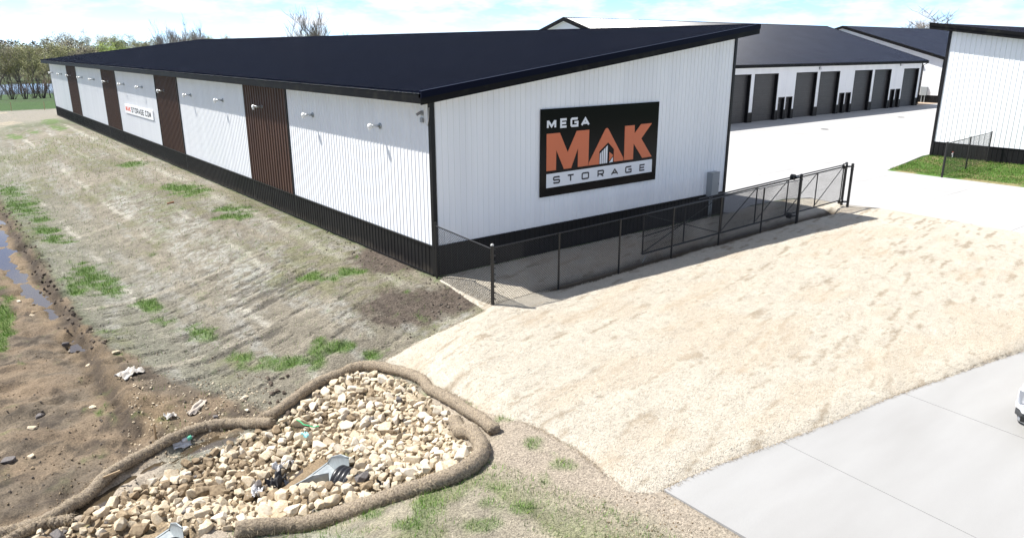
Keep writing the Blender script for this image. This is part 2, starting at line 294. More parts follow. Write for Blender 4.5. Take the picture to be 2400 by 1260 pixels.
M_STRAWW = mat('straw_wattle_fibre', (.33, .27, .195), .9, c2=(.12, .092, .063), nscale=30, ndet=6, bump=.9, bscale=70, lo=.33, hi=.66)
M_ROCKS = [mat('pale_limestone', (.62, .535, .40), .9, c2=(.48, .38, .25), nscale=4.5, bump=.6, bscale=22, objrand=.16),
           mat('white_limestone', (.70, .64, .53), .9, c2=(.58, .49, .365), nscale=4, bump=.6, bscale=24, objrand=.12),
           mat('muddy_limestone', (.33, .25, .155), .85, c2=(.19, .135, .08), nscale=3.5, bump=.6, bscale=22, objrand=.22),
           mat('dark_stone', (.09, .085, .085), .8, c2=(.15, .13, .12), nscale=5, bump=.5, bscale=20)]
M_WATER = mat('muddy_water', (.06, .045, .028), .04, spec=.8, bump=.06, bscale=14)
M_POND = mat('pond_water', (.06, .075, .10), .08, spec=.8, bump=.10, bscale=.8)
M_WOOD = mat('weathered_wood', (.34, .25, .15), .8, c2=(.24, .17, .10), nscale=20, stretch=(1, 1, .2))
M_HDPE = mat('black_corrugated_plastic', (.012, .012, .014), .35)
M_BARK = mat('grey_bark', (.13, .115, .095), .9, c2=(.08, .07, .06), nscale=3)
M_TWIG = mat('pale_twigs', (.21, .18, .155), .9)
M_BARKL = mat('light_bark', (.24, .22, .19), .9)

# ------------------------------------------------------------------ mesh helpers
def setp(o, label=None, cat=None, group=None, kind=None):
    for k, v in (('label', label), ('category', cat), ('group', group), ('kind', kind)):
        if v: o[k] = v
    return o
def mesh_obj(name, V, F, m=None, parent=None, smooth=False):
    me = bpy.data.meshes.new(name); me.from_pydata([tuple(v) for v in V], [], F); me.update()
    if m: me.materials.append(m)
    if smooth: me.polygons.foreach_set('use_smooth', [True]*len(me.polygons))
    o = bpy.data.objects.new(name, me); col.objects.link(o)
    if parent: o.parent = parent
    return o
def fast_obj(name, V, F, m, parent=None, smooth=False):
    """V (n,3) array, F (k,3|4) array"""
    me = bpy.data.meshes.new(name); n = len(V); k, s = F.shape
    me.vertices.add(n); me.vertices.foreach_set('co', np.ascontiguousarray(V, np.float32).ravel())
    me.loops.add(k*s); me.loops.foreach_set('vertex_index', np.ascontiguousarray(F, np.int32).ravel())
    me.polygons.add(k); me.polygons.foreach_set('loop_start', np.arange(0, k*s, s, dtype=np.int32))
    if smooth: me.polygons.foreach_set('use_smooth', np.ones(k, bool))
    me.update(calc_edges=True); me.validate(); me.materials.append(m)
    o = bpy.data.objects.new(name, me); col.objects.link(o)
    if parent: o.parent = parent
    return o
def add_col(o, cols, name='Col'):
    a = o.data.color_attributes.new(name, 'FLOAT_COLOR', 'POINT')
    a.data.foreach_set('color', np.ascontiguousarray(np.concatenate([cols, np.ones((len(cols), 1))], 1), np.float32).ravel())
def empty(name, loc=(0, 0, 0), rz=0):
    o = bpy.data.objects.new(name, None); col.objects.link(o); o.location = loc; o.rotation_euler = (0, 0, rz); o.empty_display_size = .1; return o
class MB:
    def __init__(s): s.V = []; s.F = []
    def poly(s, pts, faces):
        k = len(s.V); s.V += [tuple(p) for p in pts]; s.F += [tuple(i+k for i in f) for f in faces]; return s
    def box(s, a, b):
        x0, y0, z0 = a; x1, y1, z1 = b
        return s.poly([(x0,y0,z0),(x1,y0,z0),(x1,y1,z0),(x0,y1,z0),(x0,y0,z1),(x1,y0,z1),(x1,y1,z1),(x0,y1,z1)], [(3,2,1,0),(4,5,6,7),(0,1,5,4),(1,2,6,5),(2,3,7,6),(3,0,4,7)])
    def hexa(s, p): return s.poly(p, [(3,2,1,0),(4,5,6,7),(0,1,5,4),(1,2,6,5),(2,3,7,6),(3,0,4,7)])
    def bar(s, a, b, r, n=8, r2=None, caps=True):
        a = Vector(a); b = Vector(b); d = (b-a); 
        if d.length < 1e-6: return s
        d.normalize(); u = d.orthogonal().normalized(); v = d.cross(u); r2 = r if r2 is None else r2
        P = [a+(u*math.cos(2*math.pi*i/n)+v*math.sin(2*math.pi*i/n))*r for i in range(n)]+[b+(u*math.cos(2*math.pi*i/n)+v*math.sin(2*math.pi*i/n))*r2 for i in range(n)]
        F = [(i, (i+1) % n, n+(i+1) % n, n+i) for i in range(n)]
        if caps: F += [tuple(range(n-1, -1, -1)), tuple(range(n, 2*n))]
        return s.poly(P, F)
    def tube(s, pts, radii, n=8, caps=True):
        pts = [Vector(p) for p in pts]; rings = []; u = None
        for i, p in enumerate(pts):
            d = (pts[min(i+1, len(pts)-1)]-pts[max(i-1, 0)])
            if d.length < 1e-9: d = Vector((0, 0, 1))
            d.normalize()
            u = d.orthogonal().normalized() if u is None else (u-d*u.dot(d)).normalized()
            v = d.cross(u); r = radii[i] if hasattr(radii, '__len__') else radii
            rings.append([p+(u*math.cos(2*math.pi*k/n)+v*math.sin(2*math.pi*k/n))*r for k in range(n)])
        k0 = len(s.V); s.V += [tuple(p) for R in rings for p in R]
        for i in range(len(rings)-1):
            for k in range(n): s.F.append((k0+i*n+k, k0+i*n+(k+1) % n, k0+(i+1)*n+(k+1) % n, k0+(i+1)*n+k))
        if caps: s.F.append(tuple(k0+k for k in range(n-1, -1, -1))); s.F.append(tuple(k0+(len(rings)-1)*n+k for k in range(n)))
        return s
    def lathe(s, o, ax, prof, n=16):
        o = Vector(o); ax = Vector(ax).normalized(); u = ax.orthogonal().normalized(); v = ax.cross(u); k0 = len(s.V)
        for t, r in prof: s.V += [tuple(o+ax*t+(u*math.cos(2*math.pi*k/n)+v*math.sin(2*math.pi*k/n))*r) for k in range(n)]
        for i in range(len(prof)-1):
            for k in range(n): s.F.append((k0+i*n+k, k0+i*n+(k+1) % n, k0+(i+1)*n+(k+1) % n, k0+(i+1)*n+k))
        s.F.append(tuple(k0+k for k in range(n-1, -1, -1))); s.F.append(tuple(k0+(len(prof)-1)*n+k for k in range(n)))
        return s
    def build(s, name, m, parent=None, smooth=False): return mesh_obj(name, s.V, s.F, m, parent, smooth)
def ribsheet(name, P0, U, V, Nn, length, v0, v1, m, parent, sp=.229, rh=.02, rb=.055, rt=.022, off=0.0, crest=None):
    """ribbed steel sheet: ribs run along V, spaced along U, standing out along Nn; v0(s), v1(s) give its lower and upper edge"""
    P0, U, V, Nn = map(Vector, (P0, U, V, Nn)); S = [(0.0, 0.0)]
    k = 0
    while True:
        c = off+sp*(k+.5); k += 1
        if c+rb/2 > length-.001: break
        if c-rb/2 < 0.001: continue
        S += [(c-rb/2, 0), (c-rt/2, rh), (c+rt/2, rh), (c+rb/2, 0)]
    S.append((length, 0.0)); vs = []; F = []
    fa = v0 if callable(v0) else (lambda s: v0); fb = v1 if callable(v1) else (lambda s: v1)
    for s_, d in S:
        b = P0+U*s_+Nn*d; vs += [b+V*fa(s_), b+V*fb(s_)]
    for i in range(len(S)-1): F.append((2*i, 2*i+2, 2*i+3, 2*i+1))
    if U.cross(V).dot(Nn) < 0: F = [f[::-1] for f in F]
    o = mesh_obj(name, vs, F, m, parent)
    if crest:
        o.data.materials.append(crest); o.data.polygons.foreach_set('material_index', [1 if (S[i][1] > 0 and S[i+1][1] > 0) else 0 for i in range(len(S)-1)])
    return o
def prism(name, P2, fn, t, m, parent=None):
    """extruded flat polygon: fn(a, b, depth) -> 3D point"""
    bm = bmesh.new(); vs = [bm.verts.new(fn(a, b, 0)) for a, b in P2]; f = bm.faces.new(vs)
    ws = [bm.verts.new(fn(a, b, t)) for a, b in P2]; bm.faces.new(ws[::-1]); n = len(P2)
    for i in range(n): bm.faces.new((vs[i], ws[i], ws[(i+1) % n], vs[(i+1) % n]))
    bmesh.ops.recalc_face_normals(bm, faces=bm.faces[:]); bmesh.ops.triangulate(bm, faces=[q for q in bm.faces if len(q.verts) > 4])
    me = bpy.data.meshes.new(name); bm.to_mesh(me); bm.free(); me.materials.append(m)
    o = bpy.data.objects.new(name, me); col.objects.link(o); o.parent = parent; return o
def stroke_poly(P, w, closed=False):
    P = [Vector(p) for p in P]; n = len(P); Lf = []; Rt = []
    for i in range(n):
        a = P[i-1] if (i > 0 or closed) else None; b = P[(i+1) % n] if (i < n-1 or closed) else None
        d1 = (P[i]-a).normalized() if a is not None else None; d2 = (b-P[i]).normalized() if b is not None else None
        if d1 is None: d1 = d2
        if d2 is None: d2 = d1
        n1 = Vector((-d1.y, d1.x)); n2 = Vector((-d2.y, d2.x)); mm = (n1+n2).normalized(); k = w/2/max(.35, mm.dot(n1))
        Lf.append(P[i]+mm*k); Rt.append(P[i]-mm*k)
    if closed: return Lf, Rt
    return Lf+Rt[::-1]
def strip(mb, P, w, fn, t, closed=False, eps=0.0):
    """add a flat stroked polyline of thickness t to mb"""
    P = [Vector(p) for p in P]; r = stroke_poly(P, w, closed)
    if closed: Lf, Rt = r
    else: n = len(P); Lf = r[:n]; Rt = r[n:][::-1]
    n = len(P); k = len(mb.V)
    for a, b in zip(Lf, Rt): mb.V += [tuple(fn(a.x, a.y, 0)), tuple(fn(b.x, b.y, 0)), tuple(fn(a.x, a.y, t+eps)), tuple(fn(b.x, b.y, t+eps))]
    rng_ = range(n) if closed else range(n-1)
    for i in rng_:
        j = (i+1) % n; A = k+4*i; B = k+4*j
        mb.F += [(A+2, A+3, B+3, B+2), (A, B, B+1, A+1), (A, A+2, B+2, B), (A+1, B+1, B+3, A+3)]
    if not closed: mb.F += [(k, k+1, k+3, k+2), (k+4*n-4, k+4*n-2, k+4*n-1, k+4*n-3)]

# ================================================================== GROUND
def ax(*segs):
    o = []
    for a, b, st in segs: o.append(np.arange(a, b, st))
    return np.unique(np.round(np.concatenate(o), 4))
geo = lambda a, b, n: np.sign(a)*np.geomspace(abs(a), abs(b), n)
gxs = np.unique(np.concatenate([geo(-16, -3000, 22), np.arange(-16, -11.5, .16), np.arange(-11.5, -2, .085), np.arange(-2, 1, .16), np.arange(1, 24, .5), np.arange(24, 110, 3.0), geo(110, 3000, 16)]))
gys = np.unique(np.concatenate([geo(-13, -3000, 22), np.arange(-13, 8, .085), np.arange(8, 24, .16), np.arange(24, 60, .35), np.arange(60, 110, .6), np.arange(110, 260, 3), geo(260, 4000, 22)]))
GX, GY = np.meshgrid(gxs, gys); fx, fy = GX.ravel(), GY.ravel()
V = np.stack([fx, fy, terrain(fx, fy)], 1); nx, ny = len(gxs), len(gys)
GXL, GYL, GZ = gxs.tolist(), gys.tolist(), V[:, 2].reshape(ny, nx)
idx = np.arange(nx*ny).reshape(ny, nx)
F = np.stack([idx[:-1, :-1].ravel(), idx[:-1, 1:].ravel(), idx[1:, 1:].ravel(), idx[1:, :-1].ravel()], 1)
M_GROUND = attr_mat('ground_soil_and_turf', .93, 24, .62, .8, .03, 34)
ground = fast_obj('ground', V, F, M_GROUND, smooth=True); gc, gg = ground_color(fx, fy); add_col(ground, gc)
setp(ground, kind='structure', label='bare soil, netted turf slope and muddy ditch round the buildings')

def patch(name, P, step, zfun, m, smooth=True, margin=0.0):
    xs = np.arange(min(p[0] for p in P)-margin, max(p[0] for p in P)+margin+step, step); ys = np.arange(min(p[1] for p in P)-margin, max(p[1] for p in P)+margin+step, step)
    X, Y = np.meshgrid(xs, ys); x, y = X.ravel(), Y.ravel(); ins = inpoly(x, y, P); dd = edist(x, y, P)
    sd_ = np.where(ins, dd, -dd); z = zfun(x, y, sd_); n_x, n_y = len(xs), len(ys)
    id_ = np.arange(n_x*n_y).reshape(n_y, n_x)
    Fq = np.stack([id_[:-1, :-1].ravel(), id_[:-1, 1:].ravel(), id_[1:, 1:].ravel(), id_[1:, :-1].ravel()], 1)
    keep = (sd_[Fq] > -margin).any(1); Fq = Fq[keep]
    use, inv = np.unique(Fq, return_inverse=True); Vp = np.stack([x, y, z], 1)[use]
    return fast_obj(name, Vp, inv.reshape(-1, 4), m, smooth=smooth), Vp

# straw erosion blanket over the front
STRAWP = [tuple(p[:2]) for p in picks([(1034, 655), (1075, 682), (1120, 712), (1140, 728), (1100, 748), (1040, 775), (970, 808), (915, 838), (893, 852), (925, 868), (985, 888), (1040, 915), (1100, 945), (1150, 968), (1225, 985), (1275, 1005), (1330, 1040), (1375, 1072), (1420, 1112), (1470, 1150), (1520, 1156)])]
STRAWP += [(p[0], p[1]) for p in drive_edge] + [(14, -14.05), (22.0, -13.55), (21.85, -9.9)]+[tuple(gz(a, b, 0)[:2]) for a, b in [(2062, 489), (1980, 481), (1900, 466), (1840, 469), (1760, 484)]]+[(15.6, -0.25), (10, -.12), (0.3, -.12)]
def straw_z(x, y, sd_):
    e = sd_+0.16*(fbm(x*1.7, y*1.7, 71, 3)-.5)
    wr = fbm(x*.8, y*2.6-0.4*x, 72, 4)-.5; fl = fbm(x*6, y*6, 73, 3)-.5
    trench = np.exp(-((y+2.98+.25*(fbm(x*1.2, y*0+3.1, 77, 3)-.5))/.27)**2)*ss(1.4, 3, x)*(1-ss(19.5, 20.5, x))
    z = hbase(x, y)+0.02+0.055*ss(0, .3, e)-.09*ss(0.02, -0.15, e)+ss(0, .4, e)*(.06*wr+.014*fl)-.24*trench
    dr = inpoly(x, y, DRIVE); yd = inpoly(x, y, YARD)
    z = np.where(dr, np.minimum(z, DRIVE_Z-.03+.06*ss(-.05, 0.0, sd_)), z); z = np.where(yd, np.minimum(z, -.03), z)
    return z
M_STRAW = attr_mat('straw_blanket_fibre', .95, 38, .30, .9, .03, 60, spec=.15)
straw, sv = patch('straw_blanket', STRAWP, .085, straw_z, M_STRAW, margin=.16)
x, y = sv[:, 0], sv[:, 1]
thin = ss(.60, .76, fbm(x*1.15, y*7.0-1.5*x, 74, 4)); rough = fbm(x*5, y*5, 75, 3)
sc_ = np.repeat(C(.455, .415, .345), len(x), 0)*(0.88+0.24*rough[:, None]); sc_ = lerp(sc_, C(.22, .175, .12), thin*.75)
sc_ = lerp(sc_, C(.43, .36, .275), ss(.5, .7, fbm(x*.5, y*.9, 76, 3))*.55)
trench = np.exp(-((y+2.98+.25*(fbm(x*1.2, y*0+3.1, 77, 3)-.5))/.27)**2)*ss(1.4, 3, x)*(1-ss(19.5, 20.5, x)); sc_ = lerp(sc_, C(.07, .055, .04), np.minimum(trench*1.5, 1)*.95)  # trench along the fence; its dark colour deepens the shade there
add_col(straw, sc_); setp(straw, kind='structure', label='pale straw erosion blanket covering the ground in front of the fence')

# concrete: slabs with real joints
def clip(P, a, b, c):               # keep a*x+b*y<=c
    o = []
    for i in range(len(P)):
        p, q = P[i-1], P[i]; dp = a*p[0]+b*p[1]-c; dq = a*q[0]+b*q[1]-c
        if (dp <= 0) != (dq <= 0): t = dp/(dp-dq); o.append((p[0]+t*(q[0]-p[0]), p[1]+t*(q[1]-p[1])))
        if dq <= 0: o.append(q)
    return o
def area(P): return abs(sum(P[i-1][0]*P[i][1]-P[i][0]*P[i-1][1] for i in range(len(P))))/2
def slabs(parent, P, x_cuts, y_cuts, zt, th, m, gap=.007, ang=0.0):
    ca, sa = math.cos(ang), math.sin(ang)
    for i in range(len(x_cuts)-1):
        for j in range(len(y_cuts)-1):
            Q = P
            for a, b, c in ((ca, sa, x_cuts[i+1]-gap), (-ca, -sa, -x_cuts[i]-gap), (-sa, ca, y_cuts[j+1]-gap), (sa, -ca, -y_cuts[j]-gap)):
                Q = clip(Q, a, b, c)
                if len(Q) < 3: break
            if len(Q) < 3 or area(Q) < .05: continue
            dz = random.uniform(-.002, .002)
            prism('slab', Q, lambda a, b, d: (a, b, zt+dz-d), th, m, parent)
base = mesh_obj('concrete_driveway', [(p[0], p[1], DRIVE_Z-.05) for p in DRIVE], [tuple(range(len(DRIVE)))], mat('joint_dirt', (.12, .10, .08), .9))
setp(base, kind='structure', label='curved pale concrete driveway in the right foreground')
slabs(base, DRIVE, [-9, 0.55, 4.6, 9.2, 13.8, 18.4, 23, 28, 36.5], [-30, -17.4, -10], DRIVE_Z, .12, M_CONC2, ang=-0.07)
YP = [p for p in YARD]
yb = mesh_obj('concrete_yard', [(p[0], p[1], -.06) for p in YP], [tuple(range(len(YP)))], MATS['joint_dirt'])
setp(yb, kind='structure', label='wide sunlit concrete yard between the storage buildings')
YA = [(15.55, 0.35), (15.9, -0.35)]+YARD[2:7]+[(21.9, -9.9), (22.2, -13.55), (36, -13.95), (34.0, -6.1), (33.6, 1.1), (33.6, 80), (15.55, 80)]
YB = [(33.6, 1.1), (42.1, 2.6), (110, 2.6), (110, 23.6), (95.5, 23.6), (90.5, 24.6), (40.0, 24.6), (33.6, 24.6)]
slabs(yb, YA, [15, 19.5, 24.3, 29, 33.6], [-15, -9.5, -4.6, 0.2, 5, 9.8, 14.6, 19.4, 24.2, 32, 42, 55, 80.5], 0.0, .10, M_CONC)
slabs(yb, YB, [33.6, 38.4, 43.2, 48, 52.8, 57.6, 62.4, 67.2, 72, 76.8, 81.6, 86.4, 91.2, 96, 110.5], [0, 5, 9.8, 14.6, 19.4, 25], 0.0, .10, M_CONC)
# small floor drains / stains in the yard
for i, (u, v) in enumerate([(1933, 303), (2112, 275)]):
    p = gz(u, v, 0); o = MB().lathe((p[0], p[1], .002), (0, 0, 1), [(0, .34), (.012, .34), (.014, .30)], 20).build('drain_cover', mat('iron_grate', (.05, .048, .045), .6), None)
    setp(o, ('nearer' if i == 0 else 'farther')+' of two dark round drain covers in the concrete yard', 'drain cover', 'drain covers in the yard')

gp, gpv = patch('grass_patch', GRASSP, .25, lambda x, y, s: 0.03+.05*fbm(x*1.5, y*1.5, 81, 3)*ss(0, .6, s)-.12*ss(0.02, -.2, s), attr_mat('lawn_patch', .9, 12, .35, .6, .03, 30), margin=.1)
n = fbm(gpv[:, 0]*.8, gpv[:, 1]*.8, 82, 4); add_col(gp, lerp(np.repeat(C(.075, .145, .025), len(n), 0), C(.24, .19, .10), ss(.48, .66, n)*.8))
setp(gp, kind='structure', label='small lawn beside the white building at the right edge')

# water
def water(name, P, zoff, label, m=M_WATER):
    o, v = patch(name, P, .09, lambda x, y, s: hbase(x, y)-zoff+0*x, m, margin=.02); return setp(o, kind='structure', label=label)
water('ditch_water', STREAM, .058, 'shallow blue-grey stream lying in the muddy ditch')
water('wash_water', GULL, .105, 'thin film of water in the wash between the stream and the straw roll')
water('pool_water', POOLB, .062, 'muddy puddle along the inside of the straw roll')
water('culvert_water', POOLC, .05, 'brown puddle at the culvert mouth')
pond = mesh_obj('pond', [(-70, 166, -2.35), (45, 166, -2.35), (45, 234, -2.35), (-70, 234, -2.35)], [(0, 1, 2, 3)], M_POND); setp(pond, kind='structure', label='blue pond behind the far row of trees')

# ================================================================== MAIN STORAGE BUILDING
BL, BW, ZL, ZH, OX1, OY1, OX2, OY2 = 77.28, 15.458, 5.945, 8.136, .6455, .5144, .816, .455
SL = (ZH-ZL)/(BW+OX1+OX2); roofz = lambda x: ZL+SL*(x+OX1)
bld = empty('storage_building'); setp(bld, 'long white metal storage building with dark single-slope roof and brown stripes', 'building')
edges = [0, 11.33, 16.45, 27.75, 32.8, 44.43, 49.55, 61.17, 66.27, BL]
wt = roofz(0)-.10
for i in range(9):
    a, b = edges[i], edges[i+1]; brown = i % 2 == 1
    nm = 'brown_wall_panel' if brown else 'white_wall_panel'
    ribsheet(nm, (-.004 if brown else 0, a, 0), (0, 1, 0), (0, 0, 1), (-1, 0, 0), b-a, 1.03, wt, M_BROWN if brown else M_WHITE, bld, sp=.305 if brown else .229, rh=.045 if brown else .02, rb=.085 if brown else .055, rt=.055 if brown else .022)
    if brown:
        for e in (a, b): MB().box((-.05, e-.03, 1.03), (.0, e+.03, wt)).build('edge_trim', M_BLACK, bld)
    ribsheet('wainscot_panel', (-.006, a+.004, 0), (0, 1, 0), (0, 0, 1), (-1, 0, 0), b-a-.008, -.25, .985, M_WAIN, bld)
MB().box((-.055, -.04, .985), (.0, BL, 1.03)).build('wainscot_trim', M_BLACK, bld)
MB().box((-.045, .02, -.05), (-.007, BL, .055)).build('base_trim', M_BLACK, bld)
MB().box((-.001, -.05, .985), (BW, 0, 1.03)).build('wainscot_trim', M_BLACK, bld)
ribsheet('white_wall_panel', (0, 0, 0), (1, 0, 0), (0, 0, 1), (0, -1, 0), BW, 1.03, lambda s: roofz(s)-.10, M_WHITE, bld, off=.05)
ribsheet('wainscot_panel', (0, -.006, 0), (1, 0, 0), (0, 0, 1), (0, -1, 0), BW, -.3, .985, M_BLACK, bld, off=.05)
ribsheet('white_wall_panel', (BW, BL, 0), (0, -1, 0), (0, 0, 1), (1, 0, 0), BL, 1.0, roofz(BW)-.1, M_WHITE, bld)
ribsheet('wainscot_panel', (BW+.004, BL, 0), (0, -1, 0), (0, 0, 1), (1, 0, 0), BL, -.2, 1.0, M_BLACK, bld)
ribsheet('white_wall_panel', (0, BL, 0), (1, 0, 0), (0, 0, 1), (0, 1, 0), BW, -.2, lambda s: roofz(s)-.1, M_WHITE, bld)
for x0, y0, x1, y1, zt in ((-.045, -.058, .10, .10, roofz(0)-.15), (BW-.10, -.052, BW+.045, .10, roofz(BW)-.15), (-.045, BL-.1, .10, BL+.045, roofz(0)-.15), (BW-.1, BL-.1, BW+.045, BL+.045, roofz(BW)-.15)):
    MB().box((x0, y0, -.3), (x1, y1, zt)).build('corner_trim', M_BLACK, bld)
rl = BW+OX1+OX2
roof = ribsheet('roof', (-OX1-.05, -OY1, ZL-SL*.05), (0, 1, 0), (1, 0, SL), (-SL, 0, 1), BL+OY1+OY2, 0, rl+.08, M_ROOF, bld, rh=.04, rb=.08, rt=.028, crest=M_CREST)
ribsheet('roof_underside', (-OX1-.04, -OY1, ZL-SL*.05-.03), (0, 1, 0), (1, 0, SL), (0, 0, -1), BL+OY1+OY2, 0, rl+.06, M_SOFF, bld, sp=5, rh=.002)
MB().box((-OX1-.02, -OY1, ZL-.33), (-OX1+.015, BL+OY2, ZL-.035)).build('eave_fascia', M_FASC, bld)
def rake(y0, y1, zlo, zhi, nm, m):
    xa, xb = -OX1-.02, BW+OX2+.03
    return MB().hexa([(xa, y0, roofz(xa)+zlo), (xb, y0, roofz(xb)+zlo), (xb, y1, roofz(xb)+zlo), (xa, y1, roofz(xa)+zlo), (xa, y0, roofz(xa)+zhi), (xb, y0, roofz(xb)+zhi), (xb, y1, roofz(xb)+zhi), (xa, y1, roofz(xa)+zhi)]).build(nm, m, bld)
rake(-OY1-.06, -OY1+.10, -.155, .045, 'rake_trim', M_ROOF); rake(-OY1-.03, -OY1+.01, -.36, -.157, 'rake_fascia', M_FASC)
rake(BL+OY2-.1, BL+OY2+.05, -.33, .04, 'rake_trim', M_ROOF)
MB().box((BW+OX2-.02, -OY1, ZH-.34), (BW+OX2+.02, BL+OY2, ZH-.03)).build('high_fascia', M_FASC, bld)
MB().box((BW+OX2-.14, -OY1, ZH+.012), (BW+OX2+.05, BL+OY2, ZH+.05)).build('ridge_trim', M_ROOF, bld)
MB().box((-OX1+.02, -OY1+.02, ZL-.31), (-.001, BL, ZL-.295)).build('soffit', M_SOFF, bld)
MB().box((BW+.001, -OY1+.02, ZH-.32), (BW+OX2-.03, BL, ZH-.305)).build('soffit', M_SOFF, bld)
MB().hexa([(0.0, -OY1+.02, roofz(0)-.33), (BW, -OY1+.02, roofz(BW)-.33), (BW, -.001, roofz(BW)-.33), (0, -.001, roofz(0)-.33), (0, -OY1+.02, roofz(0)-.315), (BW, -OY1+.02, roofz(BW)-.315), (BW, -.001, roofz(BW)-.315), (0, -.001, roofz(0)-.315)]).build('soffit', M_SOFF, bld)

# signs -----------------------------------------------------------------------
GLY = {'M': [[(0, 0), (0, 1)], [(1, 0), (1, 1)], [(.04, .93), (.5, .2), (.96, .93)]], 'E': [[(1, 1), (0, 1), (0, 0), (1, 0)], [(.05, .5), (.9, .5)]],
 'G': [[(1, 1), (.12, 1), (0, .88), (0, .12), (.12, 0), (1, 0), (1, .5), (.5, .5)]], 'A': [[(0, 0), (.5, .90), (1, 0)], [(.2, .28), (.8, .28)]],
 'S': [[(1, .86), (.9, 1), (.1, 1), (0, .88), (0, .62), (.1, .5), (.9, .5), (1, .4), (1, .12), (.9, 0), (.1, 0), (0, .14)]], 'T': [[(0, 1), (1, 1)], [(.5, .95), (.5, 0)]],
 'O': ['c', [(.12, 1), (0, .88), (0, .12), (.12, 0), (.88, 0), (1, .12), (1, .88), (.88, 1)]], 'R': [[(0, 0), (0, 1), (.88, 1), (1, .88), (1, .52), (.88, .42), (.06, .42)], [(.5, .40), (1, 0)]],
 'C': [[(1, 1), (.12, 1), (0, .88), (0, .12), (.12, 0), (1, 0)]], '.': [[(.45, 0), (.45, .02), (.45, .05)]], 'K': [[(0, 0), (0, 1)], [(1, 1), (.05, .5), (1, 0)]]}
def letter(ch, x0, x1, z0, z1, wd, fn, t, m, parent):
    mb = MB(); g = GLY[ch]; closed = g[0] == 'c'; g = g[1:] if closed else g
    ia = x0+(wd/2 if x1 > x0 else -wd/2); ib = x1-(wd/2 if x1 > x0 else -wd/2)
    for k, path in enumerate(g):
        P = [(ia+(ib-ia)*a, z0+wd/2+(z1-z0-wd)*b) for a, b in path]
        strip(mb, P, wd, fn, t, closed, eps=.0012*k)
    o = mb.build('letter', m, parent); return o
s1 = empty('building_sign', (7.5, -.03, 2.07)); setp(s1, 'large black wall sign reading MEGA MAK STORAGE in orange and white', 'sign')
def under(o, e):                                   # keep world placement when parented to an Empty that is not at the origin
    o.matrix_parent_inverse = Matrix.Translation(-Vector(e.location)); return o
class Sub:                                         # parent that offsets
    pass
def par(e):
    for o in e.children: o.matrix_parent_inverse = Matrix.Translation(-Vector(e.location))
sf = lambda a, b, d: (a, -.062-d, b)
MB().box((4.455, -.062, 2.085), (10.64, -.023, 5.175)).build('panel', M_SIGNK, s1)
POLY = {'M': [(4.72,4.32),(5.347,4.32),(5.744,3.60),(6.169,4.33),(6.80,4.33),(6.80,3.10),(6.80,3.01),(6.265,3.01),(6.253,3.70),(5.93,3.005),(5.576,3.005),(5.187,3.72),(5.187,3.005),(4.73,3.005)],
 'A': [(6.815,3.01),(6.83,3.12),(7.62,4.27),(7.66,4.315),(7.723,4.335),(7.78,4.315),(7.824,4.27),(8.68,3.14),(8.70,3.03),(8.155,3.03),(8.145,3.51),(7.82,3.79),(7.36,3.485),(7.375,3.01)],
 'K': [(8.705,4.345),(9.255,4.345),(9.265,4.03),(9.615,4.36),(10.25,4.36),(9.669,3.80),(10.335,3.04),(9.776,3.03),(9.237,3.64),(9.243,3.025),(8.725,3.03)]}
for k_, P in POLY.items(): prism('orange_letter', P, sf, .008, M_ORANGE, s1)
for a, b, za, zb in ((7.40, 7.47, 3.40, 3.46), (7.50, 7.57, 3.475, 3.525), (7.60, 7.68, 3.545, 3.60), (7.71, 7.80, 3.62, 3.68)):
    prism('logo_bar', [(a, 3.015), (b, 3.015), (b, zb), (a, za)], sf, .008, M_SIGNW, s1)
prism('logo_roof', [(7.905, 3.42), (8.10, 3.30), (8.10, 3.25), (7.905, 3.08)], sf, .008, M_ORANGE, s1)
prism('logo_door', [(7.905, 3.02), (8.105, 3.03), (8.105, 3.21)], sf, .010, M_SIGNW, s1)
prism('white_band', [(4.735, 2.395), (10.39, 2.42), (10.37, 2.93), (4.735, 2.895)], sf, .006, M_SIGNW, s1)
for ch, a, b in zip('MEGA', (4.73, 5.355, 5.85, 6.37), (5.16, 5.70, 6.24, 6.81)): letter(ch, a, b, 4.48, 4.815, .082, sf, .008, M_SIGNW, s1)
for ch, a, b in zip('STORAGE', (5.05, 5.74, 6.47, 7.30, 8.03, 8.82, 9.64), (5.39, 6.09, 6.855, 7.64, 8.43, 9.185, 9.965)): letter(ch, a, b, 2.512, 2.785, .058, lambda a, b, d: (a, -.069-d, b), .006, M_SIGNG, s1)
par(s1)
s2 = empty('website_sign', (-.03, 38.2, 2.56)); setp(s2, 'small white wall sign reading MAK STORAGE.COM on the long side wall', 'sign')
wf = lambda a, b, d: (-.066-d, a, b)
MB().box((-.066, 34.25, 2.56), (-.024, 42.3, 3.2)).build('panel', M_SIGNW, s2)
MB().box((-.062, 34.26, 2.545), (-.025, 42.29, 2.559)).build('panel_edge', M_GREYBOX, s2)
yy = 42.1
for ch in 'MAK': letter(ch, yy, yy-.46, 2.70, 3.09, .11, wf, .006, M_REDS, s2); yy -= .55
yy -= .16
for ch in 'STORAGE.COM':
    wd_ = .42; letter(ch, yy, yy-wd_, 2.70, 3.08, .085, wf, .006, M_SIGNG, s2); yy -= (.26 if ch == '.' else .535)
par(s2)

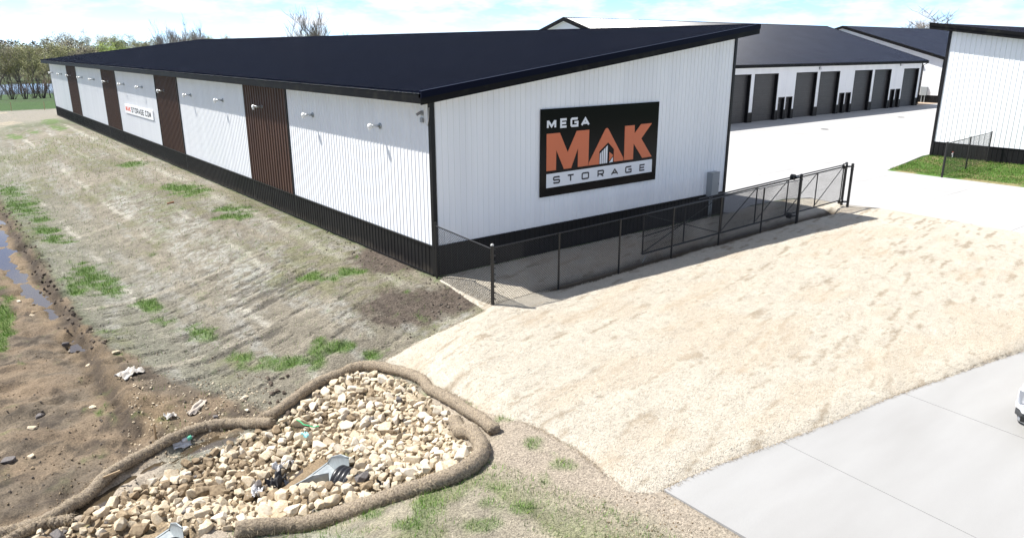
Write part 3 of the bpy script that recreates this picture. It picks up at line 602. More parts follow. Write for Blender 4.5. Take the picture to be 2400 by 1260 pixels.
# vent pipes --------------------------------------------------------------------
ORD = ['first', 'second', 'third', 'fourth', 'fifth', 'sixth', 'seventh', 'eighth', 'ninth', 'tenth', 'eleventh', 'twelfth', 'thirteenth', 'fourteenth', 'fifteenth', 'sixteenth']
VY = [3.24, 8.75, 14.26, 19.69, 25.17, 30.75, 36.38, 41.78, 47.32, 52.86, 58.3, 64.2, 69.64, 75.19]
proto = None
for i, vy in enumerate(VY):
    lab = 'short grey vent pipe with white cap, %s along the side wall from the near corner' % ORD[i]
    if proto is None:
        e = empty('vent_pipe', (0, vy, 4.64)); proto = e
        MB().lathe((0, 0, 0), (-1, 0, 0), [(0, .10), (.03, .10), (.045, .065)], 16).build('flange', M_GALV, e, True)
        MB().lathe((-.03, 0, 0), (-1, 0, .03), [(0, .048), (.34, .048)], 14).build('pipe', M_PIPEM, e, True)
        MB().lathe((-.35, 0, .01), (-1, 0, .0), [(0, .055), (.012, .092), (.07, .098), (.10, .085), (.125, .04)], 16).build('cap', M_VCAP, e, True)
        MB().lathe((-.405, 0, -.07), (0, 0, -1), [(0, .05), (.045, .055), (.05, .03)], 12).build('drip_hood', M_VCAP, e, True)
    else:
        e = proto.copy(); col.objects.link(e); e.location = (0, vy, 4.64)
        for ch in proto.children: c = ch.copy(); col.objects.link(c); c.parent = e
        if i == 5:
            for c in e.children: pass
    setp(e, lab, 'vent pipe', 'vent pipes along the side wall')

# electrical box, corner fixture ------------------------------------------------
e = empty('electrical_box', (14.37, -.03, 0)); setp(e, 'tall grey electrical box on conduits at the gable wall corner', 'electrical box')
MB().box((-.26, -.27, .98), (.26, -.0, 2.0)).build('cabinet', M_GREYBOX, e); MB().box((-.245, -.29, 1.0), (.245, -.272, 1.98)).build('door', M_GREYBOX, e)
MB().box((.2, -.315, 1.45), (.225, -.29, 1.55)).build('latch', M_GALV, e); MB().box((-.28, -.30, 2.0), (.28, 0.0, 2.02)).build('rain_cap', M_GREYBOX, e)
for q in (-.12, .02): MB().bar((q, -.13, -.35), (q, -.13, .98), .038, 10).build('conduit', M_GALV, e, True)
e = empty('security_camera', (-.02, .45, 5.05)); setp(e, 'small grey camera and junction box under the eave at the near corner', 'camera')
MB().box((-.06, -.07, -.08), (0, .07, .06)).build('junction_box', M_GREYBOX, e); MB().box((-.03, -.05, .14), (0, .05, .28)).build('bracket', M_GREYBOX, e)
MB().bar((-.03, 0, .24), (-.2, .02, .16), .045, 10).build('camera_body', mat('grey_plastic', (.22, .22, .23), .5), e)
MB().tube([(-.03, 0, .20), (-.03, -.12, .06), (-.04, -.25, -.1), (-.06, -.38, -.16), (-.06, -.45, .1), (-.05, -.47, .4)], .009, 6).build('cable', mat('white_cable', (.65, .64, .6), .5), e, True)

# ================================================================== GABLED STORAGE BUILDINGS BEHIND
def gabled(root, x0, x1, y0, y1, ze, zr, ov=.5, front=True, rz=M_ROOFG):
    ym = (y0+y1)/2; sl = (zr-ze)/(ym-y0+ov); zz = lambda y: zr-sl*abs(y-ym)
    ribsheet('roof_slope', (x0-ov, ym, zr), (1, 0, 0), (0, -1, -sl), (0, -sl, 1), x1-x0+2*ov, 0, ym-y0+ov, rz, root, rh=.026, rb=.07, rt=.03)
    ribsheet('roof_slope', (x0-ov, ym, zr), (1, 0, 0), (0, 1, -sl), (0, sl, 1), x1-x0+2*ov, 0, ym-y0+ov, rz, root, rh=.026, rb=.07, rt=.03)
    MB().hexa([(x0-ov, ym-.16, zr-.03), (x1+ov, ym-.16, zr-.03), (x1+ov, ym+.16, zr-.03), (x0-ov, ym+.16, zr-.03), (x0-ov, ym-.12, zr+.035), (x1+ov, ym-.12, zr+.035), (x1+ov, ym+.12, zr+.035), (x0-ov, ym+.12, zr+.035)]).build('ridge_cap', rz, root)
    for xe in (x0, x1):
        s = -1 if xe == x0 else 1
        ribsheet('gable_wall', (xe, y0, 0), (0, 1, 0), (0, 0, 1), (s, 0, 0), y1-y0, .99, lambda q: zz(y0+q)-.06, M_WHITE, root)
        ribsheet('wainscot_panel', (xe+s*.005, y0, 0), (0, 1, 0), (0, 0, 1), (s, 0, 0), y1-y0, -.1, .985, M_BLACK, root)
        xo = xe+s*(ov+.02)
        for ya, yb_ in ((y0-ov, ym), (ym, y1+ov)):
            MB().hexa([(xo-.03, ya, zz(ya)-.34), (xo+.03, ya, zz(ya)-.34), (xo+.03, yb_, zz(yb_)-.34), (xo-.03, yb_, zz(yb_)-.34), (xo-.03, ya, zz(ya)+.05), (xo+.03, ya, zz(ya)+.05), (xo+.03, yb_, zz(yb_)+.05), (xo-.03, yb_, zz(yb_)+.05)]).build('rake_trim', M_FASC, root)
            MB().hexa([(min(xe, xo), ya, zz(ya)-.30), (max(xe, xo), ya, zz(ya)-.30), (max(xe, xo), yb_, zz(yb_)-.30), (min(xe, xo), yb_, zz(yb_)-.30), (min(xe, xo), ya, zz(ya)-.285), (max(xe, xo), ya, zz(ya)-.285), (max(xe, xo), yb_, zz(yb_)-.285), (min(xe, xo), yb_, zz(yb_)-.285)]).build('rake_soffit', M_SOFF, root)
        for ye in (y0, y1): MB().box((xe-.07, ye-.07, -.1), (xe+.07, ye+.07, ze-.1)).build('corner_trim', M_BLACK, root)
    for yo in (y0-ov, y1+ov): MB().box((x0-ov, yo-.06, ze-.30), (x1+ov, yo+.02, ze-.03)).build('eave_fascia', M_FASC, root)
    for yo in ((y0-ov, y0), (y1, y1+ov)): MB().box((x0, yo[0]+.03, ze-.28), (x1, yo[1]-.001, ze-.265)).build('soffit', M_SOFF, root)
    ribsheet('back_wall', (x0, y1, 0), (1, 0, 0), (0, 0, 1), (0, 1, 0), x1-x0, 0, ze-.1, M_WHITE, root)
    if front: ribsheet('front_wall', (x0, y0, 0), (1, 0, 0), (0, 0, 1), (0, -1, 0), x1-x0, 0, ze-.1, M_WHITE, root)
gb = empty('storage_garage', (0, 0, 0)); setp(gb, 'white storage building with a row of tall charcoal overhead doors across the yard', 'building')
GX0, GX1, GYF, GTOP = 40.75, 90.1, 24.0, 5.55
gabled(gb, GX0, GX1, GYF, 52.0, 5.62, 10.12, front=False)
ops = []
for k in range(-1, 4):
    b0 = 53.25+12.27*k
    ops.append((b0+(-4.78), b0-.70, 4.62, 'o')); ops.append((b0, b0+4.07, 4.62, 'o'))
    ops += [(b0+4.55, b0+5.63, 2.2, 'm'), (b0+5.97, b0+7.07, 2.2, 'm')]
ops = sorted(o for o in ops if o[0] > GX0+.2 and o[1] < GX1-.05); REC = .38
xp = GX0; cutx = []
for a, b, hh, kd in ops:
    if a-xp > .05:
        ribsheet('pier_wall', (xp, GYF, 0), (1, 0, 0), (0, 0, 1), (0, -1, 0), a-xp, 1.0, GTOP, M_WHITE, gb, sp=.229)
        ribsheet('wainscot_panel', (xp, GYF-.004, 0), (1, 0, 0), (0, 0, 1), (0, -1, 0), a-xp, -.05, .995, M_BLACK, gb)
    ribsheet('header_wall', (a, GYF, 0), (1, 0, 0), (0, 0, 1), (0, -1, 0), b-a, hh+.09, GTOP, M_WHITE, gb)
    MB().box((a, GYF-.02, hh), (b, GYF+REC, hh+.088)).build('door_header', M_BLACK, gb)
    for xj in (a, b): MB().box((xj-.045, GYF-.022, -.04), (xj+.045, GYF+REC, hh+.088)).build('door_jamb', M_BLACK, gb)
    if kd == 'o':
        d = empty('overhead_door', (0, 0, 0)); d.parent = gb
        npn = 7; ph = (hh)/npn
        for q in range(npn):
            m_ = MB(); z0 = q*ph+.006; z1 = (q+1)*ph-.006
            m_.box((a+.046, GYF+REC-.06, z0), (b-.046, GYF+REC, z1)); 
            for r_ in (.33, .66): m_.box((a+.06, GYF+REC-.072, z0+ph*r_-.02), (b-.06, GYF+REC-.0605, z0+ph*r_+.02))
            m_.build('door_section', M_DOOR, d)
    else:
        d = MB().box((a+.046, GYF+REC-.10, .01), (b-.046, GYF+REC-.05, hh-.003)).build('entry_door', M_DOOR, gb)
        MB().box((b-.16, GYF+REC-.15, 1.0), (b-.10, GYF+REC-.101, 1.12)).build('handle', M_BLACK, d)
        MB().box((a+.42, GYF+REC-.11, 1.62), (a+.56, GYF+REC-.101, 1.72)).build('number_plate', M_SIGNW, d)
    xp = b
if GX1-xp > .05:
    ribsheet('pier_wall', (xp, GYF, 0), (1, 0, 0), (0, 0, 1), (0, -1, 0), GX1-xp, 1.0, GTOP, M_WHITE, gb)
    ribsheet('wainscot_panel', (xp, GYF-.004, 0), (1, 0, 0), (0, 0, 1), (0, -1, 0), GX1-xp, -.05, .995, M_BLACK, gb)
MB().box((GX0, GYF+REC+.05, -.05), (GX1, GYF+REC+.1, GTOP)).build('inner_wall', M_DOOR, gb)
MB().tube([(GX1+.4, GYF-.5, 5.35), (GX1+.3, GYF-.3, 5.2), (GX1+.12, GYF-.12, 5.1), (GX1+.12, GYF-.12, .2)], .05, 8).build('downspout', M_BLACK, gb, True)
for i, (lx, lz) in enumerate(((65.15, 5.08), (84.0, 5.2), (46.3, 5.08))):
    e = empty('wall_light', (lx, GYF-.025, lz)); setp(e, ['small wall light over the middle overhead doors of the garage row', 'small wall light near the far right end of the garage row', 'small wall light at the near end of the garage row'][i], 'wall light', 'wall lights on the garage row')
    MB().box((-.14, -.10, -.14), (.14, 0, .16)).build('housing', M_GREYBOX, e)
    MB().hexa([(-.13, -.30, -.13), (.13, -.30, -.13), (.13, -.101, -.13), (-.13, -.101, -.13), (-.13, -.16, .12), (.13, -.16, .12), (.13, -.101, .15), (-.13, -.101, .15)]).build('lens', M_SIGNW, e)
tb = empty('storage_building', (0, 0, 0)); setp(tb, 'white gabled storage building with slate roof partly hidden at the far right', 'building')
gabled(tb, 96.5, 150, 24.0, 53.0, 5.9, 10.25)
e = empty('electrical_box', (96.42, 28.0, 0)); setp(e, 'pale electrical box on two conduits at the far gable wall', 'electrical box'); BX = e
MB().box((-.30, -.42, .95), (-.03, .42, 2.1)).build('cabinet', M_GREYBOX, e)
for q in (-.2, .2): MB().bar((-.15, q, -.1), (-.15, q, .95), .06, 8).build('conduit', M_GALV, e)
e.location = (96.5, 25.9, 0)
MB().box((96.2, 26.6, 4.85), (96.46, 26.85, 5.1)).build('wall_light', M_GREYBOX, tb)
# rear strip of gravel between the far buildings
gs = mesh_obj('gravel_strip', [(90.6, 23.65, .02), (96.4, 23.65, .02), (96.4, 40, .02), (90.6, 40, .02)], [(0, 1, 2, 3)], mat('tan_gravel', (.40, .31, .23), .9, c2=(.30, .23, .17), nscale=3, bump=.4)); setp(gs, kind='structure', label='strip of tan gravel between the far buildings')

# ================================================================== BUILDING AT THE RIGHT EDGE
rb = empty('storage_building', (0, 0, 0)); setp(rb, 'white metal storage building cut off by the right edge, single-slope dark roof', 'building')
RX, RY1, RY0, RXE = 42.25, 2.2, -13.4, 100.0
rsl = .128; rzz = lambda y: 8.78+rsl*(y-3.3)
ribsheet('white_wall_panel', (RX, RY0, 0), (0, 1, 0), (0, 0, 1), (-1, 0, 0), RY1-RY0, 1.0, lambda s: rzz(RY0+s)-.08, M_WHITE, rb, sp=.30, rh=.025)
ribsheet('wainscot_panel', (RX-.006, RY0, 0), (0, 1, 0), (0, 0, 1), (-1, 0, 0), RY1-RY0, -.15, .985, M_BLACK, rb, sp=.30)
MB().box((RX-.05, RY0, .985), (RX, RY1, 1.02)).build('wainscot_trim', M_BLACK, rb); MB().box((RX-.045, RY0, -.05), (RX-.007, RY1, .06)).build('base_trim', M_BLACK, rb)
MB().box((RX-.05, RY1-.14, -.1), (RX+.1, RY1+.05, rzz(RY1)-.1)).build('corner_trim', M_BLACK, rb)
ribsheet('white_wall_panel', (RX, RY1, 0), (1, 0, 0), (0, 0, 1), (0, 1, 0), RXE-RX, -.1, rzz(RY1)-.08, M_WHITE, rb)
ribsheet('white_wall_panel', (RX, RY0, 0), (1, 0, 0), (0, 0, 1), (0, -1, 0), RXE-RX, -.1, rzz(RY0)-.08, M_WHITE, rb)
MB().box((RXE-.05, RY0, -.1), (RXE, RY1, rzz(RY0)-.1)).build('end_wall', M_WHITE, rb)
ribsheet('roof', (RX-.55, 3.3, rzz(3.3)), (1, 0, 0), (0, -1, -rsl), (0, -rsl, 1), RXE-RX+1, 0, 3.3-RY0+.6, M_ROOF, rb, rh=.026, rb=.07, rt=.03)
def rrake(x0, x1, zlo, zhi, nm):
    ya, yb_ = RY0-.6, 3.33
    MB().hexa([(x0, ya, rzz(ya)+zlo), (x1, ya, rzz(ya)+zlo), (x1, yb_, rzz(yb_)+zlo), (x0, yb_, rzz(yb_)+zlo), (x0, ya, rzz(ya)+zhi), (x1, ya, rzz(ya)+zhi), (x1, yb_, rzz(yb_)+zhi), (x0, yb_, rzz(yb_)+zhi)]).build(nm, M_FASC, rb)
rrake(RX-.62, RX-.50, -.15, .05, 'rake_trim'); rrake(RX-.58, RX-.54, -.36, -.152, 'rake_fascia')
MB().hexa([(RX-.54, RY0, rzz(RY0)-.33), (RX, RY0, rzz(RY0)-.33), (RX, 3.2, rzz(3.2)-.33), (RX-.54, 3.2, rzz(3.2)-.33), (RX-.54, RY0, rzz(RY0)-.31), (RX, RY0, rzz(RY0)-.31), (RX, 3.2, rzz(3.2)-.31), (RX-.54, 3.2, rzz(3.2)-.31)]).build('soffit', M_FASC, rb)
MB().box((RX-.55, 3.28, rzz(3.3)-.36), (RXE, 3.33, rzz(3.3)-.02)).build('high_fascia', M_FASC, rb)
e = empty('hose_bib', (RX-.04, .75, .28)); setp(e, 'small white and red hydrant tap at the foot of the right building', 'tap')
MB().bar((0, 0, -.22), (0, 0, .12), .035, 8).build('riser', M_SIGNW, e); MB().bar((0, 0, .08), (-.22, -.02, .02), .03, 8).build('spout', M_SIGNW, e)
MB().lathe((0, 0, .13), (0, 0, 1), [(0, .06), (.03, .06)], 10).build('handwheel', M_REDS, e)

# ================================================================== CHAIN-LINK FENCES AND GATE
M_FEN = mat('black_coated_steel', (.014, .0135, .013), .38)
M_MESH = mat('black_mesh_wire', (.016, .0155, .015), .45)
def fabric(name, p0, p1, z0a, z0b, h, parent, m=M_MESH, sp=.085, r=.0046):
    """chain-link: two families of diagonal wires in the vertical plane p0-p1"""
    p0 = Vector((*p0, 0)); p1 = Vector((*p1, 0)); Lg = (p1-p0).length; u = (p1-p0)/Lg; mb = MB()
    zb = lambda s: z0a+(z0b-z0a)*s/Lg
    nrm = Vector((-u.y, u.x, 0))
    k = 0; s = -h
    while s < Lg:
        for fam in (0, 1):
            a, b = max(s, 0), min(s+h, Lg)
            if b-a < .02: continue
            ta, tb_ = (a-s), (b-s)
            if fam: ta, tb_ = h-ta, h-tb_
            off = nrm*(.004 if fam else -.004)
            A = p0+u*a+off+Vector((0, 0, zb(a)+ta)); B = p0+u*b+off+Vector((0, 0, zb(b)+tb_))
            mb.bar(A, B, r, 3, caps=False)
        s += sp
    return mb.build(name, m, parent)
def post(mb, x, y, z0, z1, r): mb.bar((x, y, z0), (x, y, z1), r, 10); return mb
gt = lambda x: -0.2+.30*float(ss(0, 17, x))
f1 = empty('chain_link_fence', (0, -.2, 0)); setp(f1, 'short black chain-link return fence from the building corner to the outer post', 'fence')
MB().bar((-.08, 0, -.4), (-.08, 0, 1.88), .035, 10).build('post', M_FEN, f1)
MB().bar((-.075, -.03, 1.76), (-.02, -2.86, 1.60), .022, 8).build('top_rail', M_FEN, f1)
fabric('mesh_fabric', (-.07, -.05), (-.02, -2.86), -.03, -.16, 1.76, f1, sp=.09)
f2 = empty('chain_link_fence', (0, -3.1, 0)); setp(f2, 'long black chain-link fence running past the gable wall', 'fence')
PX = [0, 2.64, 5.41, 8.17, 10.97, 13.79]
for i, x_ in enumerate(PX):
    big = i == 0
    o = MB().bar((x_, 0, gt(x_)-.45), (x_, 0, 1.64+.0125*x_ if not big else 1.70), .052 if big else .032, 12).build('post', M_FEN, f2)
    if big: MB().lathe((x_, 0, 1.70), (0, 0, 1), [(0, .058), (.03, .05), (.055, .02)], 12).build('post_cap', mat('worn_cap', (.35, .35, .34), .5), o)
MB().bar((0, .02, 1.62), (16.5, .02, 1.84), .021, 8).build('top_rail', M_FEN, f2)
for k in range(9): MB().bar((.055, 0, .05+k*.19), (.055, -.001, .06+k*.19), .062, 8).build('tie_band', M_FEN, f2)
fabric('mesh_fabric', (.05, .03), (16.5, .03), -.14, .06, 1.74, f2)
MB().bar((0.05, .03, -.12), (16.5, .03, .07), .006, 5).build('bottom_wire', M_FEN, f2)
g = empty('sliding_gate', (0, -2.78, 0)); setp(g, 'black cantilever sliding gate with diagonal braces parked behind the fence', 'gate')
G0, G1 = 6.95, 20.62; tz_ = lambda x: 1.60+.026*(x-G0); bz_ = lambda x: .16+.016*(x-G0)
for nm, fz in (('top_rail', tz_), ('bottom_rail', bz_)): MB().bar((G0, 0, fz(G0)), (G1, 0, fz(G1)), .032, 8).build(nm, M_FEN, g)
MB().bar((G0+3, .0, tz_(G0+3)+.09), (G1, .0, tz_(G1)+.09), .028, 8).build('track_rail', M_FEN, g)
for x_ in (G0, 9.22, 11.5, 13.78, 16.05, 18.38, G1): MB().bar((x_, 0, bz_(x_)), (x_, 0, tz_(x_)), .026, 8).build('upright', M_FEN, g)
for a, b in ((11.5, 13.78), (13.78, 16.05), (16.05, 18.38), (18.38, G1)): MB().bar((a, .03, bz_(a)+.02), (b, .03, tz_(b)-.02), .018, 6).build('brace', M_FEN, g)
cz = (bz_(9.22)+tz_(9.22))/2
MB().bar((G0, .035, (bz_(G0)+tz_(G0))/2-.1), (11.5, .035, (bz_(11.5)+tz_(11.5))/2+.1), .02, 6).build('mid_rail', M_FEN, g)
MB().bar((G0, .06, bz_(G0)), (11.5, .06, tz_(11.5)), .016, 6).build('brace', M_FEN, g); MB().bar((G0, .085, tz_(G0)), (11.5, .085, bz_(11.5)), .016, 6).build('brace', M_FEN, g)
fabric('mesh_fabric', (G0, -.03), (G1, -.03), bz_(G0), bz_(G1), 1.58, g)
MB().bar((7.1, -.05, .1), (6.85, -.12, -.12), .012, 6).build('drop_rod', M_GALV, g)
for i, (x_, dx) in enumerate(((16.62, -.32), (20.95, -.3))):
    e = empty('gate_post', (x_, -3.02, 0)); setp(e, ['black gate post with roller housings in the middle of the gate', 'pair of black gate posts with roller housings at the far gate end'][i], 'gate post', 'gate posts')
    for q in ((0, 0),) if i == 0 else ((0, 0), (.12, .36)):
        o = MB().bar((q[0], q[1], -.4), (q[0], q[1], 2.02+.04*i), .062, 14).build('post', M_FEN, e, False)
        MB().lathe((q[0], q[1], 2.02+.04*i), (0, 0, 1), [(0, .07), (.03, .06), (.05, .03)], 14).build('post_cap', M_FEN, o)
        for zc in (1.93, 1.80): MB().lathe((q[0], q[1], zc), (0, 0, 1), [(0, .066), (.01, .078), (.03, .078), (.04, .066)], 12).build('collar', M_FEN, o)
    for zc in (1.93+.04*i, .26+.06*i):
        rl_ = MB(); rl_.lathe((dx+.05, .14, zc), (0, 1, 0), [(0, .06), (.01, .125), (.17, .125), (.18, .06)], 16); o = rl_.build('roller_housing', M_FEN, e)
        MB().box((dx+.03, .02, zc-.03), (-.04, .13, zc+.03)).build('roller_bracket', M_FEN, e)
# little fence by the right-hand building
f3 = empty('chain_link_fence', (33.55, -2.1, 0)); setp(f3, 'short black chain-link fence on the lawn by the right building', 'fence')
pp = [(0, 0), (3.9, .22), (8.2, .58)]
for i, (a, b) in enumerate(pp): MB().bar((a, b, -.3), (a, b, 2.05), .06 if i == 0 else .04, 10).build('post', M_FEN, f3)
MB().bar((0, 0, 1.96), (8.2, .58, 1.98), .025, 8).build('top_rail', M_FEN, f3)
fabric('mesh_fabric', (0, 0), (8.2, .58), .08, .08, 1.86, f3, sp=.11, r=.004)

# ================================================================== STRAW ROLLS (WATTLES)
def smooth_path(P, n=4):
    P = [Vector(p) for p in P]; o = []
    for i in range(len(P)-1):
        a = P[max(i-1, 0)]; b = P[i]; c = P[i+1]; d = P[min(i+2, len(P)-1)]
        for k in range(n):
            t = k/n; o.append(.5*((2*b)+(c-a)*t+(2*a-5*b+4*c-d)*t*t+(3*b-a-3*c+d)*t**3))
    o.append(P[-1]); return o
WATTLES = [
 ('upper straw roll curving over the top of the rock pile', [(618, 974), (650, 962), (700, 925), (745, 895), (800, 868), (830, 859), (870, 856), (930, 866), (985, 884), (1008, 908), (1050, 933), (1100, 962), (1138, 988), (1160, 1006)], .135),
 ('long straw roll lying across the mud left of the rocks', [(640, 986), (600, 990), (560, 986), (515, 990), (470, 1002), (430, 1020), (395, 1038), (350, 1054), (300, 1083), (250, 1117), (205, 1152), (160, 1184), (110, 1212), (50, 1234), (0, 1252), (-60, 1280), (-120, 1310)], .13),
 ('thick straw roll hooking round the right and lower side of the rocks', [(1066, 982), (1078, 1004), (1105, 1010), (1124, 1032), (1128, 1060), (1105, 1088), (1060, 1112), (1000, 1134), (930, 1157), (850, 1186), (770, 1216), (690, 1247), (620, 1276), (560, 1300)], .16),
 ('short straw roll stub beside the rocks at the lower left', [(170, 1212), (135, 1217), (100, 1224), (60, 1242), (20, 1264), (-30, 1290)], .11)]
strand_pts = []; WPATH = []
for lab, pts, r in WATTLES:
    Q = [Vector((p[0], p[1], tz(p[0], p[1])+r*.72)) for p in picks(pts, r*.8)]; path = smooth_path(Q, 9)
    path = [p+Vector((random.uniform(-.012, .012), random.uniform(-.012, .012), random.uniform(-.012, .012))) for p in path]
    mb = MB(); n_ = 14; m_ = len(path)
    rads = [r*(1+.10*(vn(np.array([i*.35]), np.array([r*99]), 5)[0]-.5))*(1 if 1 < i < m_-2 else (.55 if i in (0, m_-1) else .9)) for i in range(m_)]
    mb.tube(path, rads, n_); mb.V = [(v[0]+random.gauss(0, .006), v[1]+random.gauss(0, .006), v[2]+random.gauss(0, .006)) for v in mb.V]
    o = mb.build('straw_wattle', M_STRAWW, None, True); setp(o, lab, 'straw roll', 'straw rolls round the rock bed')
    WPATH.append(path)
    # loose fibres on the surface (child of the roll)
    fv = []; ff = []
    for k in range(int(m_*26)):
        i = random.randrange(m_-1); t = random.random(); c = path[i].lerp(path[i+1], t); d = (path[i+1]-path[i]).normalized(); u = d.orthogonal().normalized(); v = d.cross(u); a = random.uniform(0, 6.28)
        nr = u*math.cos(a)+v*math.sin(a); tg = (d*random.uniform(-1, 1)+nr.cross(d)*random.uniform(-1, 1)+nr*random.uniform(-.1, .35)).normalized()
        p = c+nr*(r*1.0); l = random.uniform(.04, .11); w_ = tg.cross(nr).normalized()*.004; b0 = len(fv)
        fv += [tuple(p-w_), tuple(p+w_), tuple(p+tg*l+nr*.012)]; ff.append((b0, b0+1, b0+2))
    fo = mesh_obj('loose_fibres', fv, ff, mat('straw_fibre', (.42, .34, .23), .9), o); fo['kind'] = 'stuff'
for (u, v, l, rz_, tl, lab) in ((365, 1026, .36, .3, .05, 'short wooden stake standing behind the long straw roll'), (247, 1124, .34, 1.1, 1.25, 'pale wooden stake lying over the long straw roll')):
    p = pick(u, v, .14); q = tz(p[0], p[1])
    o = MB().hexa([(-.02, -.02, -.12), (.02, -.02, -.12), (.02, .02, -.12), (-.02, .02, -.12), (-.022, -.022, l), (.022, -.022, l+.01), (.022, .022, l), (-.022, .022, l-.01)]).build('wooden_stake', M_WOOD)
    o.location = (p[0], p[1], q+(.05 if tl < 1 else .24)); o.rotation_euler = (tl, 0, rz_); setp(o, lab, 'stake')

# ================================================================== CULVERTS
def culvert(u, v, lab, zc):
    p = gz(u, v, zc); a = Vector((.43, -.90, 0))    # pipe runs along a
    e = empty('culvert', (p[0], p[1], zc-.40)); e.rotation_euler = (0, 0, math.atan2(a.y, a.x)); e.scale = (.86, .86, .86); setp(e, lab, 'culvert', 'culverts under the rocks')
    # local x = into the bank, y = across, z up; mouth at x=0
    prof = []; x_ = 0.0
    while x_ < 2.6: prof += [(x_, .33), (x_+.035, .36), (x_+.085, .36), (x_+.12, .33)]; x_ += .12
    mb = MB(); n_ = 26
    for t, r in prof+[(q, .30) for q in (2.6, 0.0)]: mb.V += [(t, r*math.cos(2*math.pi*k/n_), .34+r*math.sin(2*math.pi*k/n_)) for k in range(n_)]
    m_ = len(prof)+2
    for i in range(m_-1):
        for k in range(n_): mb.F.append((i*n_+k, i*n_+(k+1) % n_, (i+1)*n_+(k+1) % n_, (i+1)*n_+k))
    for k in range(n_): mb.F.append(((m_-1)*n_+k, (m_-1)*n_+(k+1) % n_, (k+1) % n_, k))
    mb.build('corrugated_pipe', M_HDPE, e, True)
    for s in (-1, 1):                                 # galvanised wings
        A = [(.05, s*.36, .03), (.05, s*.37, .74), (-.30, s*.50, .66), (-.80, s*.74, .34), (-1.05, s*.86, .04)]
        mb = MB(); k = len(mb.V)
        for q in A: mb.V += [q, (q[0], q[1]+s*.012, q[2])]
        mb.F += [(0, 2, 4, 6, 8)[::s], (1, 3, 5, 7, 9)[::-s]]+[(2*i, 2*i+1, (2*i+3) % 10, (2*i+2) % 10) for i in range(5)]
        wo = mb.build('flared_wing', M_GALV, e)
        MB().tube([Vector(q)+Vector((0, s*.006, 0)) for q in A[1:]], .016, 7).build('rolled_edge', M_GALV, wo, True)
    MB().box((-1.05, -.84, .0), (.04, .84, .015)).build('apron_plate', M_GALV, e); MB().hexa([(-1.09, -.9, -.12), (-1.05, -.9, -.12), (-1.05, .9, -.12), (-1.09, .9, -.12), (-1.09, -.9, .03), (-1.05, -.9, .03), (-1.05, .9, .03), (-1.09, .9, .03)]).build('toe_plate', M_GALV, e)
    return e
cv1 = culvert(792, 1112, 'galvanized flared culvert end with black corrugated pipe among the rocks', -1.16)
cv2 = culvert(392, 1286, 'galvanized flared culvert end at the bottom edge of the photo', -1.16)

# ================================================================== ROCKS
def rock_mesh(i, npt=19):
    bm = bmesh.new(); r = random.Random(100+i); sx, sy, sz = 1, r.uniform(.62, .9), r.uniform(.5, .8)
    for k in range(npt):
        v = Vector((r.gauss(0, 1), r.gauss(0, 1), r.gauss(0, 1))).normalized(); q = r.uniform(.86, 1.08)
        for ax_ in range(3): v[ax_] = max(-.82, min(.82, v[ax_]))
        bm.verts.new((v.x*sx*q, v.y*sy*q, v.z*sz*q))
    h = bmesh.ops.convex_hull(bm, input=bm.verts[:]); 
    bmesh.ops.delete(bm, geom=[v for v in bm.verts if not v.link_faces], context='VERTS')
    bmesh.ops.bevel(bm, geom=bm.edges[:]+bm.verts[:], offset=.035, segments=1, affect='EDGES', profile=.6)
    bmesh.ops.triangulate(bm, faces=[f for f in bm.faces if len(f.verts) > 4])
    me = bpy.data.meshes.new('rock'); bm.to_mesh(me); bm.free(); return me
ROCKM = []
for k in range(14):
    me = rock_mesh(k); vs = np.array([v.co[:] for v in me.vertices]); fs = [tuple(p.vertices) for p in me.polygons]
    row = []
    for m in M_ROCKS: c = me.copy(); c.materials.append(m); row.append(c)
    ROCKM.append((row, vs, fs))
RP = RPG
bx0, bx1 = min(p[0] for p in RP), max(p[0] for p in RP); by0, by1 = min(p[1] for p in RP), max(p[1] for p in RP)
def clear(x, y, z):                     # keep the culvert mouths, puddle and wings free
    for e in (cv1, cv2):
        a = e.rotation_euler.z; dx, dy = x-e.location.x, y-e.location.y; lx = dx*math.cos(a)+dy*math.sin(a); ly = -dx*math.sin(a)+dy*math.cos(a)
        if -1.35 < lx < .10 and abs(ly) < .42+max(0, -lx)*.42: return False
    return True
def pipe_cover(x, y):
    for e in (cv1, cv2):
        a = e.rotation_euler.z; dx, dy = x-e.location.x, y-e.location.y; lx = dx*math.cos(a)+dy*math.sin(a); ly = -dx*math.sin(a)+dy*math.cos(a)
        if 0 <= lx < .50 and abs(ly) < .46: return -1
        if .50 <= lx < 2.2 and abs(ly) < .46: return .18*math.sqrt(max(0, 1-ly*ly*4))
    return 0
cand = []; rr_ = np.random.default_rng(4); tx = rr_.uniform(bx0, bx1, 42000); ty = rr_.uniform(by0, by1, 42000); inr = inpoly(tx, ty, RP); inc = inpoly(tx, ty, POOLC)
CA = np.zeros((2000, 3)); WXY = np.array([(p.x, p.y) for P in WPATH for p in P])
for x_, y_, i1, i2 in zip(tx.tolist(), ty.tolist(), inr, inc):
    if len(cand) >= 1900: break
    if not i1 or not clear(x_, y_, 0): continue
    if i2 and random.random() < .9: continue
    r = random.choice((.12, .13, .14, .15, .16, .17, .18, .21)) if len(cand) < 330 else (random.uniform(.09, .125) if len(cand) < 760 else random.uniform(.045, .085))
    A_ = CA[:len(cand)]; ok = not bool(((A_[:, 0]-x_)**2+(A_[:, 1]-y_)**2 < ((A_[:, 2]+r)*.62)**2).any())
    if not ok and (len(cand) < 320 or random.random() > .012): continue
    if float(np.hypot(WXY[:, 0]-x_, WXY[:, 1]-y_).min()) < .13+r*.75: continue
    pc = pipe_cover(x_, y_)
    if pc < 0: continue
    CA[len(cand)] = (x_, y_, r); cand.append((x_, y_, r, ok, pc))
big = sorted(range(len(cand)), key=lambda i: -cand[i][2])
